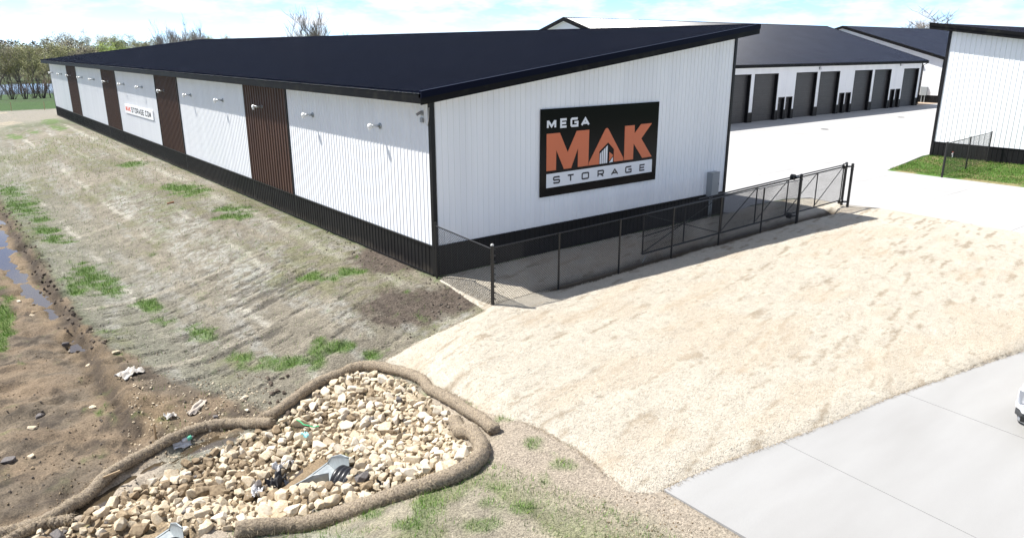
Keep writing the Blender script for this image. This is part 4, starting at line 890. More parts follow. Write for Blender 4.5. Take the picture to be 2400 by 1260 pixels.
SV, SF, SC = [], [], []; cnt = 0
wet = lambda u, v: float(ss(760, 560, u+0.35*(v-1000))) if v < 1170 else float(ss(420, 260, u))*.7
for rank, i in enumerate(big):
    x_, y_, r, ok, pc = cand[i]; z_ = tz(x_, y_)+r*.28+pc+(0 if ok else r*.75); u, v = project(x_, y_, z_); wt_ = wet(float(u), float(v))
    q = random.random(); mi = 3 if q < .012 else (2 if q < .05+.6*wt_ else (1 if random.random() < .3+.4*float(ss(650, 900, u)) else 0))
    row, vs, fs = ROCKM[random.randrange(14)]; R_ = Euler((random.uniform(-.5, .5), random.uniform(-.5, .5), random.uniform(0, 6.28)))
    s_ = r*random.uniform(.95, 1.15)
    if cnt < 300:
        o = bpy.data.objects.new('rock', row[mi]); col.objects.link(o); o.location = (x_, y_, z_); o.rotation_euler = R_; o.scale = (s_,)*3; cnt += 1
        lab = {0: 'pale tan limestone rock in the rock bed round the culverts', 1: 'whitish limestone rock in the rock bed round the culverts', 2: 'brown muddy limestone rock in the rock bed round the culverts', 3: 'dark grey rock among the pale limestone of the rock bed'}[mi]
        setp(o, lab, 'rock', {0: 'pale tan rocks of the rock bed', 1: 'whitish rocks of the rock bed', 2: 'muddy rocks of the rock bed', 3: 'dark rocks of the rock bed'}[mi])
    else:
        P_ = (np.array(R_.to_matrix())@(vs*s_).T).T+np.array([x_, y_, z_]); k = len(SV); SV += P_.tolist(); SF += [tuple(a+k for a in f) for f in fs]
        SC.append((len(fs), 0 if mi == 1 else mi))
st = mesh_obj('rubble', SV, SF, None); 
for m in M_ROCKS: st.data.materials.append(m)
st.data.polygons.foreach_set('material_index', np.concatenate([np.full(a, b) for a, b in SC]).astype(np.int32))
setp(st, 'small limestone rubble filling the gaps of the rock bed', 'rubble', None, 'stuff')
# stones scattered in the ditch and on the mud
DST = [(54, 645, .16, 3, 'grey flat stone in the stream beside the cut bank'), (77, 713, .12, 2, 'brown stone at the edge of the stream, topmost of three'), (80, 727, .13, 2, 'brown stone at the edge of the stream, middle of three'), (78, 741, .13, 0, 'tan stone at the edge of the stream, lowest of three'), (153, 803, .13, 3, 'dark rounded stone on the mud left of the wash'), (160, 814, .08, 1, 'small pale stone left of the wash'),
 (92, 966, .13, 3, 'blue-grey stone on the open mud at left'), (75, 1006, .13, 0, 'tan rounded stone on the open mud at left'), (73, 1066, .10, 0, 'small tan stone on the mud near the left edge'), (75, 1096, .08, 2, 'small brown stone on the mud near the left edge'), (572, 934, .16, 0, 'tan stone below the corner of the netting'), (578, 959, .09, 1, 'small pale stone by the upper end of the long straw roll'),
 (45, 705, .12, 1, 'pale stone on the near bank of the stream'), (207, 858, .08, 0, 'small tan stone by the dark gully lip'), (275, 845, .13, 0, 'tan stone where the wash meets the netting'), (505, 980, .11, 3, 'dark stone just above the long straw roll'), (217, 955, .10, 0, 'tan stone on the lip of the dark gully'), (20, 1075, .17, 3, 'dark wet stone at the far left edge')]
for u, v, r, mi, lab in DST:
    p = pick(u, v); row, vs, fs = ROCKM[random.randrange(14)]; o = bpy.data.objects.new('stone', row[mi]); col.objects.link(o)
    o.location = (p[0], p[1], tz(p[0], p[1])+r*.2); o.scale = (r*1.15, r, r*.7); o.rotation_euler = (random.uniform(-.2, .2), random.uniform(-.2, .2), random.uniform(0, 6)); setp(o, lab, 'stone', 'stones in the ditch')
# gravel and clods: uncountable
GV, GF, GI = [], [], []
def scatter_clods(n_, fn, rlo, rhi, mi):
    k_ = 0
    while k_ < n_:
        u, v = fn(); p = pick(u, v); r = random.uniform(rlo, rhi); row, vs, fs = ROCKM[random.randrange(14)]; 
        P_ = (np.array(Euler((random.uniform(0, 6), random.uniform(0, 6), random.uniform(0, 6))).to_matrix())@(vs*r).T).T+np.array([p[0], p[1], tz(p[0], p[1])+r*.15]); b = len(GV); GV.extend(P_.tolist()); GF.extend([tuple(a+b for a in f) for f in fs]); GI.extend([mi]*len(fs)); k_ += 1
def along(P, sd):
    i = random.randrange(len(P)-1); t = random.random(); return (P[i][0]+(P[i+1][0]-P[i][0])*t+random.gauss(0, sd), P[i][1]+(P[i+1][1]-P[i][1])*t+random.gauss(0, sd*.5))
random.seed(21)
scatter_clods(150, lambda: along([(0, 485), (30, 520), (75, 600), (110, 660), (150, 730), (190, 790), (235, 830)], 15), .03, .10, 2)
scatter_clods(700, lambda: (random.uniform(-10, 620), random.uniform(820, 1200)), .012, .04, 1); scatter_clods(90, lambda: (random.uniform(-10, 620), random.uniform(780, 1230)), .02, .05, 3)
scatter_clods(420, lambda: (random.uniform(300, 640), random.uniform(900, 1080)), .02, .05, 0)
scatter_clods(120, lambda: along([(780, 560), (900, 620), (1010, 660), (1090, 720), (930, 790)], 26), .03, .07, 3)
scatter_clods(90, lambda: (random.uniform(1380, 1700), random.uniform(1160, 1260)), .012, .03, 1)
scatter_clods(40, lambda: (random.uniform(620, 760), random.uniform(880, 975)), .05, .12, 2)
go = mesh_obj('gravel', GV, GF, None)
for m in (M_ROCKS[0], M_ROCKS[2], mat('dark_soil_clod', (.13, .10, .072), .9, c2=(.08, .06, .045), nscale=9, bump=.5), mat('grey_soil_clod', (.12, .10, .08), .9, c2=(.08, .065, .05), nscale=9, bump=.5)): go.data.materials.append(m)
go.data.polygons.foreach_set('material_index', np.array(GI, np.int32)); setp(go, 'loose gravel and soil clods on the mud and bare ground', 'gravel', None, 'stuff')

# ================================================================== VEHICLE AT THE RIGHT EDGE
M_CARP = mat('white_car_paint', (.80, .80, .80), .25, coat=.8); M_CGLASS = mat('dark_car_glass', (.012, .014, .016), .05, spec=.8); M_TYRE = mat('tyre_rubber', (.018, .018, .018), .8); M_CGREY = mat('grey_bumper_plastic', (.05, .052, .055), .55); M_CHROME = mat('silver_trim', (.55, .57, .60), .25, metal=.9); M_LAMP = mat('headlight_lens', (.55, .56, .58), .12, coat=1.0); M_CBLK = mat('black_grille', (.008, .008, .008), .35)
vp = gz(2379, 931, .62); car = empty('parked_suv', (vp[0], vp[1]-1.0, DRIVE_Z), math.pi+.05); setp(car, 'white sport utility vehicle on the driveway, only its front corner in view', 'car')
def loft(name, st, m, parent, sm=True):
    """st: list of (x, [(y, z), ...]) half sections, mirrored in y"""
    mb = MB(); k = len(st[0][1])
    for x_, P in st: mb.V += [(x_, y_, z_) for y_, z_ in P]+[(x_, -y_, z_) for y_, z_ in P[::-1]]
    n_ = 2*k
    for i in range(len(st)-1):
        for j in range(n_): mb.F.append((i*n_+j, i*n_+(j+1) % n_, (i+1)*n_+(j+1) % n_, (i+1)*n_+j))
    mb.F += [tuple(range(n_)), tuple(range((len(st)-1)*n_, len(st)*n_))[::-1]]
    o = mb.build(name, m, parent, sm)
    if sm:
        bv = o.modifiers.new('edge', 'BEVEL'); bv.width = .03; bv.segments = 2; bv.limit_method = 'ANGLE'; bv.angle_limit = rad(35)
    return o
# local +x is forward; the front of the vehicle is at x = 0
sec = lambda w, zb, zm, zt: [(w*.90, zb), (w, zb+.12), (w*1.005, zm), (w*.985, zt-.06), (w*.93, zt)]
body = loft('body', [(-5.25, sec(.90, .50, .85, 1.12)), (-5.1, sec(.97, .42, .85, 1.16)), (-4.3, sec(1.0, .34, .85, 1.17)), (-3.0, sec(1.0, .32, .82, 1.15)), (-1.75, sec(1.0, .32, .82, 1.14)), (-1.4, sec(1.0, .34, .82, 1.13)), (-.5, sec(.99, .42, .84, 1.10)), (-.12, sec(.96, .50, .84, 1.04)), (-.03, sec(.92, .55, .82, .96))], M_CARP, car)
loft('cabin_glass', [(-5.05, [(.80, 1.13), (.80, 1.2), (.70, 1.62)]), (-4.7, [(.88, 1.13), (.86, 1.3), (.72, 1.77)]), (-3.4, [(.90, 1.13), (.88, 1.3), (.74, 1.82)]), (-2.4, [(.90, 1.12), (.88, 1.3), (.72, 1.80)]), (-1.55, [(.86, 1.12), (.80, 1.15), (.70, 1.17)])], M_CGLASS, car)
loft('roof_panel', [(-5.08, [(.73, 1.64), (.70, 1.70)]), (-4.7, [(.75, 1.76), (.70, 1.82)]), (-3.4, [(.77, 1.81), (.71, 1.87)]), (-2.45, [(.74, 1.79), (.69, 1.84)])], M_CARP, car)
for s_ in (-1, 1):
    for xa, xb, za, zb_ in ((-1.58, -2.45, 1.14, 1.80), (-3.35, -3.38, 1.14, 1.81), (-4.45, -4.5, 1.14, 1.78)): MB().bar((xa, s_*.885, za), (xb, s_*.745, zb_), .04, 6).build('pillar', M_CARP, car)
    for xw in (-.98, -4.05):
        wh = empty('wheel', (xw, s_*.92, .39)); wh.parent = car
        MB().lathe((0, -.13*s_, 0), (0, s_, 0), [(0, .27), (.0, .36), (.03, .39), (.22, .39), (.25, .36), (.255, .28)], 28).build('tyre', M_TYRE, wh, True)
        MB().lathe((0, .10*s_, 0), (0, s_, 0), [(0, .275), (.03, .275), (.03, .24), (.0, .22), (.02, .08), (.04, .06)], 20).build('rim', M_CHROME, wh, True)
        MB().lathe((0, -.11*s_, 0), (0, s_, 0), [(0, .46), (.19, .46)], 28).build('wheel_arch', M_CGREY, wh, True)
    hl = loft('headlight', [(-.36, [(.0, .74), (.10, .74), (.10, .98), (.0, .98)]), (-.04, [(.0, .72), (.12, .72), (.12, 1.0), (.0, 1.0)]), (.015, [(.0, .74), (.07, .74), (.07, .97), (.0, .97)])], M_LAMP, car); hl.location = (0, s_*.845, 0)
    fg = MB().box((-.10, -.13, .36), (.035, .13, .47)).build('fog_recess', M_CBLK, car); fg.location = (0, s_*.70, 0)
    MB().bar((.02, s_*.62, .40), (.07, s_*.62, .40), .03, 8).build('tow_hook', M_REDS, car)
    mi_ = loft('mirror', [(-.10, [(.09, -.09), (.09, .09)]), (.06, [(.07, -.06), (.07, .07)])], M_CARP, car); mi_.location = (-1.75, s_*1.09, 1.22)
    MB().box((-4.2, s_*1.0-.012, .92), (-4.05, s_*1.0+.012, .95)).build('door_handle', M_CHROME, car); MB().box((-2.85, s_*1.003-.012, .92), (-2.68, s_*1.003+.012, .95)).build('door_handle', M_CHROME, car)
gr = MB().box((-.10, -.70, .70), (.012, .70, .985)).build('grille', M_CBLK, car)
for q in range(5): MB().box((.013, -.68, .72+q*.055), (.022, .68, .738+q*.055)).build('grille_bar', M_CGREY, gr)
loft('bumper', [(-.55, [(1.0, .58), (1.01, .60), (1.01, .70), (1.0, .72)]), (-.10, [(.97, .57), (.985, .59), (.985, .69), (.97, .71)]), (.06, [(.80, .57), (.82, .59), (.82, .68), (.80, .70)])], M_CARP, car)
loft('lower_bumper', [(-.60, [(.99, .42), (1.0, .44), (1.0, .56), (.99, .575)]), (-.12, [(.955, .42), (.97, .44), (.97, .55), (.955, .565)]), (.03, [(.78, .42), (.80, .44), (.80, .55), (.78, .565)])], M_CGREY, car)
loft('skid_plate', [(-.40, [(.90, .30), (.93, .33), (.93, .41), (.90, .415)]), (-.08, [(.86, .30), (.90, .33), (.90, .40), (.86, .41)]), (.01, [(.70, .31), (.74, .33), (.74, .39), (.70, .405)])], M_CHROME, car)

# ================================================================== LITTER
def crumple(name, u, v, sx, sy, rz_, m, lab, cat, hgt=.12, seed=1, n_=12, lift=.02):
    p = pick(u, v); V_ = []; F_ = []
    for j in range(n_):
        for i in range(n_):
            a, b = i/(n_-1)-.5, j/(n_-1)-.5
            ed = 1+.35*(vn(np.array([a*4+seed]), np.array([b*4]), seed)[0]-.5); x_ = a*sx*ed; y_ = b*sy*ed
            X_ = p[0]+x_*math.cos(rz_)-y_*math.sin(rz_); Y_ = p[1]+x_*math.sin(rz_)+y_*math.cos(rz_)
            V_.append((X_, Y_, tz(X_, Y_)+lift+hgt*abs(float(fbm(np.array([a*3.5+seed*7]), np.array([b*3.5]), seed, 3)[0])-.35)*2.2))
    for j in range(n_-1):
        for i in range(n_-1): F_.append((j*n_+i, j*n_+i+1, (j+1)*n_+i+1, (j+1)*n_+i))
    o = mesh_obj(name, V_, F_, m, None, True); so_ = o.modifiers.new('thick', 'SOLIDIFY'); so_.thickness = .004; setp(o, lab, cat); return o
M_TARP = mat('dirty_white_fabric', (.55, .53, .50), .8, c2=(.36, .32, .27), nscale=6); M_FOIL = mat('clear_plastic_film', (.62, .63, .65), .25, c2=(.40, .38, .36), nscale=7); M_DKF = mat('black_fabric', (.03, .03, .033), .75)
crumple('torn_fabric', 308, 895, .62, .42, .5, M_TARP, 'torn dirty white fabric half buried at the edge of the wash', 'fabric', .16, 3)
crumple('torn_fabric', 462, 963, .65, .16, .7, mat('tan_fabric', (.42, .36, .30), .8), 'pale strip of torn fabric above the long straw roll', 'fabric', .06, 5)
crumple('plastic_scrap', 402, 990, .26, .18, .2, M_TARP, 'small grey scrap on the gravel above the long straw roll', 'scrap', .10, 6)
crumple('plastic_film', 664, 1096, .46, .22, .3, M_FOIL, 'crumpled clear plastic sheet above the culvert puddle', 'plastic sheet', .22, 8, 16)
crumple('plastic_film', 602, 1160, .42, .24, .9, M_FOIL, 'torn clear plastic sheet left of the culvert puddle', 'plastic sheet', .22, 9, 16)
crumple('black_cloth', 648, 1130, .38, .26, .4, M_DKF, 'wad of black cloth at the culvert puddle', 'cloth', .28, 11, 16)
crumple('plastic_film', 425, 1042, .42, .22, .2, M_FOIL, 'grey plastic sheet lying in the puddle by the straw roll', 'plastic sheet', .06, 12)
crumple('cyan_scrap', 716, 1041, .11, .16, .2, mat('cyan_plastic', (.30, .68, .68), .5), 'small cyan plastic scrap among the rocks', 'scrap', .12, 13, lift=.22)
p = pick(440, 1030, .05); e = empty('plastic_bottle', (p[0], p[1], tz(p[0], p[1])+.06), .2); setp(e, 'clear plastic bottle with green label lying by the puddle', 'bottle')
MB().lathe((-.14, 0, 0), (1, 0, .05), [(0, .03), (.02, .05), (.10, .05), (.18, .05), (.24, .02), (.28, .02)], 12).build('body', M_FOIL, e, True); MB().lathe((.0, 0, .007), (1, 0, .05), [(-.02, .0515), (.09, .0515)], 12).build('label_wrap', mat('green_label', (.12, .5, .33), .5), e, True)
e = MB().tube([Vector((q[0], q[1], tz(q[0], q[1])+.24)) for q in picks([(695, 986), (704, 990), (712, 996), (722, 999), (735, 1000), (748, 1000)], .2)], .014, 6).build('green_strap', mat('green_plastic', (.03, .42, .16), .5)); setp(e, 'thin green plastic strap lying on the rocks', 'strap')
e = MB().tube([Vector((q[0], q[1], tz(q[0], q[1])+.04)) for q in picks([(392, 479), (400, 477), (408, 475)])], .05, 6).build('brown_stick', mat('red_brown_wood', (.22, .10, .05), .8)); setp(e, 'reddish brown stick lying on the netted slope', 'stick')

# ================================================================== TREES
def grow_tree(seed, H, style):
    """returns trunk MB, twig MB, leaf quads MB; z up, base at origin. style: fan, round, bud, green, bush"""
    r = random.Random(seed); T = MB(); W_ = MB(); Lf = MB()
    P = dict(fan=(4, .8, .36, [7, 6, 5, 3], .22), round=(4, .7, .62, [9, 8, 7, 4], .28), bud=(4, .75, .5, [9, 7, 5, 3], .25), green=(4, .7, .6, [9, 6, 4, 3], .2), bush=(3, 1.0, .55, [16, 5, 4], .02))[style]
    lv, up, spread, kids, bare = P
    leafn = dict(fan=0, round=0, bud=4, green=12, bush=0)[style]; lsz = H*.0095
    def leaves(p, n_):
        for _ in range(n_):
            c = p+Vector((r.gauss(0, 1), r.gauss(0, 1), r.gauss(0, .8)))*H*.03; a = Vector((r.gauss(0, 1), r.gauss(0, 1), r.gauss(0, 1))).normalized()*lsz*r.uniform(.5, 1.3); b = a.orthogonal().normalized()*lsz*r.uniform(.4, .9)
            Lf.poly([c-a, c-b, c+a, c+b], [(0, 1, 2, 3)])
    def grow(p, d, Lg, rd, l):
        n_ = 4 if l < 2 else 3; pts = [p]; rs = [rd]; q = p.copy(); dd = d.copy()
        for k in range(n_):
            dd = (dd+Vector((r.gauss(0, .13), r.gauss(0, .13), .10*up))).normalized(); q = q+dd*Lg/n_; pts.append(q.copy()); rs.append(rd*(1-(k+1)/n_*.72))
        (T if l < 2 else W_).tube(pts, rs, 6 if l == 0 else (4 if l == 1 else 3), caps=False)
        if l >= lv-1:
            if leafn: leaves(q, leafn); leaves(pts[1], max(1, leafn//2))
            return
        for k in range(kids[l]):
            t = r.uniform(bare if l == 0 else .25, 1.0); i = min(int(t*n_), n_-1); c = pts[i].lerp(pts[i+1], t*n_-i); ang = r.uniform(0, 6.283)
            side = Vector((math.cos(ang), math.sin(ang), 0)); base_d = (pts[i+1]-pts[i]).normalized()
            nd = (base_d*(1-spread)+side*spread*r.uniform(.6, 1.3)+Vector((0, 0, .25*up))).normalized()
            grow(c, nd, Lg*r.uniform(.42, .68)*(1.0 if l else .8), max(rs[i]*.55, H*.0023), l+1)
    if style == 'bush':
        for k in range(14):
            a = r.uniform(0, 6.28); q = r.uniform(0, .25)*H; grow(Vector((math.cos(a)*q*.4, math.sin(a)*q*.4, 0)), Vector((math.cos(a)*.45, math.sin(a)*.45, 1)).normalized(), H*r.uniform(.5, .85), H*.012, 1)
    elif style == 'fan':
        for k in range(7):
            a = k*.9+r.uniform(0, .5); tl = r.uniform(.05, .38); grow(Vector((math.cos(a)*.15, math.sin(a)*.15, -.2)), Vector((math.cos(a)*tl, math.sin(a)*tl, 1)).normalized(), H*r.uniform(.6, .8), H*.011, 0)
    else: grow(Vector((0, 0, -.2)), Vector((r.gauss(0, .04), r.gauss(0, .04), 1)).normalized(), H*.66, H*.018, 0)
    top = max(v[2] for v in (T.V+W_.V)); s_ = H/top
    for mb in (T, W_, Lf): mb.V = [(v[0]*s_, v[1]*s_, v[2]*s_) for v in mb.V]
    return T, W_, Lf
def lm(name, c, c2): return mat(name, c, .7, c2=c2, nscale=.8)
LEAFM = dict(olive=lm('olive_buds', (.25, .26, .085), (.31, .30, .12)), lime=lm('lime_leaves', (.27, .36, .03), (.22, .32, .04)), green=lm('spring_leaves', (.15, .21, .05), (.22, .24, .09)), tan=lm('tan_buds', (.33, .30, .20), (.28, .26, .15)))
TREES = {}
def tree_meshes(style, seed, leaf, tw):
    key = (style, seed, leaf)
    if key in TREES: return TREES[key]
    T, W_, Lf = grow_tree(seed, 10.0, style); out_ = []
    for nm, mb, mm in (('trunk', T, [M_BARK]), ('crown', None, [tw, LEAFM.get(leaf, M_TWIG)])):
        if mb is None:
            mb = MB(); mb.poly(W_.V, W_.F); nw = len(mb.F); mb.poly(Lf.V, Lf.F)
        me = bpy.data.meshes.new(nm); me.from_pydata(mb.V, [], mb.F)
        for q in mm: me.materials.append(q)
        if nm == 'crown': me.polygons.foreach_set('material_index', np.concatenate([np.zeros(nw, np.int32), np.ones(len(mb.F)-nw, np.int32)]))
        out_.append(me)
    TREES[key] = out_; return out_
def place(u, dist, top=None, H=None, style='bud', seed=1, leaf='olive', label='', group=None, tw=M_TWIG, name='tree', wid=1.0, cat='tree'):
    d = ray(u, 107); d = d/np.hypot(d[0], d[1]); X, Y = CAM[0]+d[0]*dist, CAM[1]+d[1]*dist; zg = float(hbase(np.array([X]), np.array([Y]))[0])
    if H is None:
        # height that puts the top at the given row
        lo, hi = 1, 60
        for _ in range(30):
            mid = (lo+hi)/2; _, v = project(np.array(X), np.array(Y), np.array(zg+mid))
            if v > top: lo = mid
            else: hi = mid
        H = lo
    tm, cm = tree_meshes(style, seed, leaf, tw); e = empty(name, (X, Y, zg)); e.rotation_euler = (0, 0, random.uniform(0, 6.28)); e.scale = (H/10*wid, H/10*wid, H/10)
    for nm, me in (('trunk', tm), ('crown', cm)):
        o = bpy.data.objects.new(nm, me); col.objects.link(o); o.parent = e
    setp(e, label, cat, group); return e
random.seed(5)
for i, (u, ds, tp, sd_, lf) in enumerate([(4, 150, 108, 1, 'olive'), (36, 150, 104, 2, 'olive'), (58, 156, 106, 3, 'olive'), (97, 152, 118, 4, 'olive'), (132, 158, 108, 1, 'olive'), (-30, 150, 100, 2, 'olive'), (-70, 152, 104, 3, 'olive')]):
    place(u, ds, tp, style='bud', seed=sd_, leaf=lf, label=['budding tree at the left edge of the photo, in front of the pond', 'budding tree in front of the pond, second from the left edge', 'budding tree in front of the pond, third from the left edge', 'shorter budding tree in front of the pond, fourth from the left edge', 'budding tree in front of the pond, half hidden by the building end', 'budding tree just outside the left edge, nearer', 'budding tree just outside the left edge, farther'][i], group='trees on the near pond bank', wid=.85)
M_RTWIG = mat('reddish_twigs', (.20, .13, .10), .9)
for i, (u, ds, H_) in enumerate([(6, 146, 4.2), (36, 145, 4.4), (80, 147, 4.8), (116, 149, 4.5), (58, 155, 3.4), (-30, 148, 4.2)]):
    place(u, ds, H=H_, style='bush', seed=20+i % 3, leaf=None, label=['leafless shrub at the left edge on the pond bank', 'leafless shrub at the foot of the second tree on the pond bank', 'largest leafless reddish shrub on the pond bank', 'leafless shrub beside the far end of the building', 'small leafless shrub between the pond bank trees', 'leafless shrub just outside the left edge'][i], group='shrubs on the pond bank', tw=M_RTWIG, name='shrub', cat='shrub', wid=1.1)
FAR = [(-20, 250, 98, 'bud', 5, 'tan'), (8, 262, 92, 'bud', 6, 'olive'), (30, 255, 100, 'bud', 7, 'tan'), (52, 270, 98, 'bud', 5, 'olive'), (75, 250, 104, 'green', 8, 'olive'), (92, 262, 96, 'green', 9, 'olive'), (112, 250, 100, 'green', 8, 'olive'), (130, 262, 88, 'bud', 6, 'tan'), (150, 275, 72, 'bud', 7, 'tan'), (176, 270, 74, 'bud', 5, 'tan'), (198, 262, 84, 'bud', 6, 'tan'), (214, 280, 70, 'green', 9, 'green'), (232, 270, 76, 'bud', 7, 'olive'), (250, 235, 100, 'green', 8, 'lime'), (266, 235, 99, 'green', 9, 'lime'), (278, 275, 80, 'green', 9, 'green'), (300, 275, 82, 'green', 8, 'green'), (318, 285, 92, 'bud', 5, 'olive'), (338, 280, 75, 'bud', 6, 'olive'), (358, 282, 80, 'bud', 7, 'tan'), (412, 290, 74, 'bud', 5, 'tan'), (445, 285, 72, 'bud', 6, 'olive'), (470, 288, 70, 'bud', 7, 'tan'), (515, 290, 84, 'green', 8, 'green'), (540, 300, 78, 'bud', 5, 'tan'), (575, 320, 84, 'bud', 6, 'tan')]
FLAB = {'tan': 'greyish tan budding tree in the wood beyond the pond', 'olive': 'olive green budding tree in the wood beyond the pond', 'green': 'green leafing tree in the wood beyond the pond', 'lime': 'bright lime green tree showing just over the roof edge'}
for u, ds, tp, st_, sd_, lf in FAR: place(u, ds, tp, style=st_, seed=sd_, leaf=lf, label=FLAB[lf], group=lf+' trees beyond the pond', wid=1.25)
for k in range(11):
    u = -40+k*16.5; lf = random.choice(('olive', 'tan', 'olive')); place(u, random.uniform(242, 262), H=random.uniform(4, 8), style='bud', seed=random.choice((5, 6, 7)), leaf=lf, label='low %s budding tree on the far pond shore' % lf, group='low %s trees on the far pond shore' % lf, wid=1.6)
for u, ds, tp, st_, sd_, lab, wd in [(388, 230, 42, 'fan', 31, 'tall bare tree over the roof, leftmost of the bare group', .8), (428, 235, 26, 'fan', 32, 'tallest bare tree of the group over the left roof', .75), (478, 230, 44, 'fan', 33, 'bushy bare tree over the roof, rightmost of the bare group', .9), (724, 175, 9, 'fan', 34, 'large bare fan-shaped tree standing alone above the roof', 1.15), (2127, 250, 10, 'round', 35, 'large bare spreading tree above the far right roofs', 1.6)]:
    place(u, ds, tp, style=st_, seed=sd_, leaf=None, label=lab, wid=wd, tw=M_TWIG)
place(768, 230, 74, style='green', seed=8, leaf='green', label='small green tree top right of the lone bare tree', wid=1.2)
for u, tp, lab in [(806, 70, 'brown twiggy tree top, nearer the green one'), (838, 72, 'brown twiggy tree top, second right of the green one'), (932, 75, 'tiny bare tree top over the middle of the roof ridge'), (1005, 73, 'tiny bare tree top right of the roof ridge middle'), (1098, 76, 'faint bare tree top near the gabled roof end'), (1238, 74, 'faint bare tree top left of the gabled roof end'), (1790, 52, 'bare tree top over the garage roof ridge, left one'), (1815, 51, 'bare tree top over the garage roof ridge, right one'), (1858, 54, 'small bare tree top over the garage roof ridge end'), (2160, 58, 'low bare tree top right of the spreading tree')]:
    place(u, 260, tp, style='round', seed=35 if u % 2 else 36, leaf=None, label=lab, group='tree tops over the roofs', wid=.9)
# distant woodland: one mass
rw = np.random.default_rng(3); n_t = 420; az = rw.uniform(-700, 2600, n_t); ds = rw.uniform(520, 720, n_t); VV = []; CC = []
for a_, d_ in zip(az, ds):
    dr = ray(a_, 107); dr = dr/np.hypot(dr[0], dr[1]); X, Y = CAM[0]+dr[0]*d_, CAM[1]+dr[1]*d_; zg = float(hbase(np.array([X]), np.array([Y]))[0]); Ht = rw.uniform(7, 11)+(1.0 if a_ < 200 else 0)
    k = 150; th = rw.uniform(0, 6.28, k); rr = np.sqrt(rw.uniform(0, 1, k))*rw.uniform(4, 7); zz = rw.uniform(.1, 1, k)*Ht; rr = rr*np.sqrt(np.clip(1.15-zz/Ht, .05, 1))
    c = np.stack([X+rr*np.cos(th), Y+rr*np.sin(th), zg+zz], 1); a = rw.normal(0, 1, (k, 3)); a /= np.linalg.norm(a, axis=1)[:, None]; b = np.cross(a, rw.normal(0, 1, (k, 3))); b /= np.linalg.norm(b, axis=1)[:, None]
    sz = rw.uniform(.25, .7, (k, 1)); VV.append(np.stack([c-a*sz, c-b*sz*.7, c+a*sz, c+b*sz*.7], 1).reshape(-1, 3)); base_c = [(.19, .165, .13), (.17, .17, .09), (.20, .165, .145)][rw.integers(3)]; CC.append(np.repeat(np.array([base_c])*rw.uniform(.7, 1.2), 4*k, 0))
VV = np.concatenate(VV); wo = fast_obj('woodland', VV, np.arange(len(VV)).reshape(-1, 4), attr_mat('far_woodland', .9, .4, .3, 0, 0)); add_col(wo, np.concatenate(CC)); setp(wo, 'distant brown woodland on the horizon', 'woodland', None, 'stuff')
# two thin stakes at the edge of the green field
for i, u in enumerate((27, 105)):
    p = gz(u, 262-i*2, -.1); o = MB().bar((p[0], p[1], -.5), (p[0]+.05, p[1], 1.0), .035, 6).build('field_stake', M_WOOD); setp(o, ['left', 'right'][i]+' of two thin stakes at the edge of the green field', 'stake')

# ================================================================== GRASS, DRY STRAW AND FIBRES (uncountable)
def strands(name, x, y, z, ln, wd, yaw, tilt, cols, m, label):
    n = len(x); dx = np.cos(yaw)*np.cos(tilt); dy = np.sin(yaw)*np.cos(tilt); dz = np.sin(tilt); px_, py_ = -np.sin(yaw), np.cos(yaw)
    V_ = np.zeros((n, 3, 3)); V_[:, 0] = np.stack([x-px_*wd, y-py_*wd, z], 1); V_[:, 1] = np.stack([x+px_*wd, y+py_*wd, z], 1); V_[:, 2] = np.stack([x+dx*ln, y+dy*ln, z+dz*ln], 1)
    o = fast_obj(name, V_.reshape(-1, 3), np.arange(3*n).reshape(-1, 3), m); add_col(o, np.repeat(cols, 3, 0)); return setp(o, label, name.replace('_', ' '), None, 'stuff')
M_STR = attr_mat('blade_fibre', .85, 3, .1, 0, 0, spec=.2)
g_ = np.random.default_rng(8)
# slope straw
n = 130000; x = g_.uniform(-9.6, -.15, n); y = -6+g_.power(.55, n)*0+g_.beta(.9, 2.3, n)*60
keep = (slope_zone(x, y) > .5) & ~inpoly(x, y, MUDP) & (green_mask(x, y) < g_.uniform(.1, 1.2, n)); x, y = x[keep], y[keep]
x2 = g_.uniform(-9.5, -3.6, 34000); y2 = g_.uniform(-16, -7.2, 34000); k2 = (ditch_d(x2, y2) > .9) & ~inpoly(x2, y2, RP) & ~inpoly(x2, y2, STRAWP) & ~inpoly(x2, y2, DRIVE); x = np.concatenate([x, x2[k2]]); y = np.concatenate([y, y2[k2]])
n = len(x); sc_f = (1+np.hypot(x+12, y+19)/45)*np.where(y < -7, .6, 1.0); c = ground_color(x, y)[0]*g_.choice([1.0, 1.35, 1.75, 2.3, .55], n, p=[.3, .27, .2, .11, .12])[:, None]*g_.uniform(.8, 1.15, (n, 1))
strands('dry_straw', x, y, terrain(x, y)+g_.uniform(.0, .02, n), g_.uniform(.05, .16, n)*sc_f, g_.uniform(.002, .005, n)*sc_f, np.where(g_.random(n) < .6, g_.normal(.12, .5, n)+np.pi*g_.integers(0, 2, n), g_.uniform(0, 6.28, n)), g_.normal(.04, .1, n), c, M_STR, 'loose dry straw lying over the netted slope')
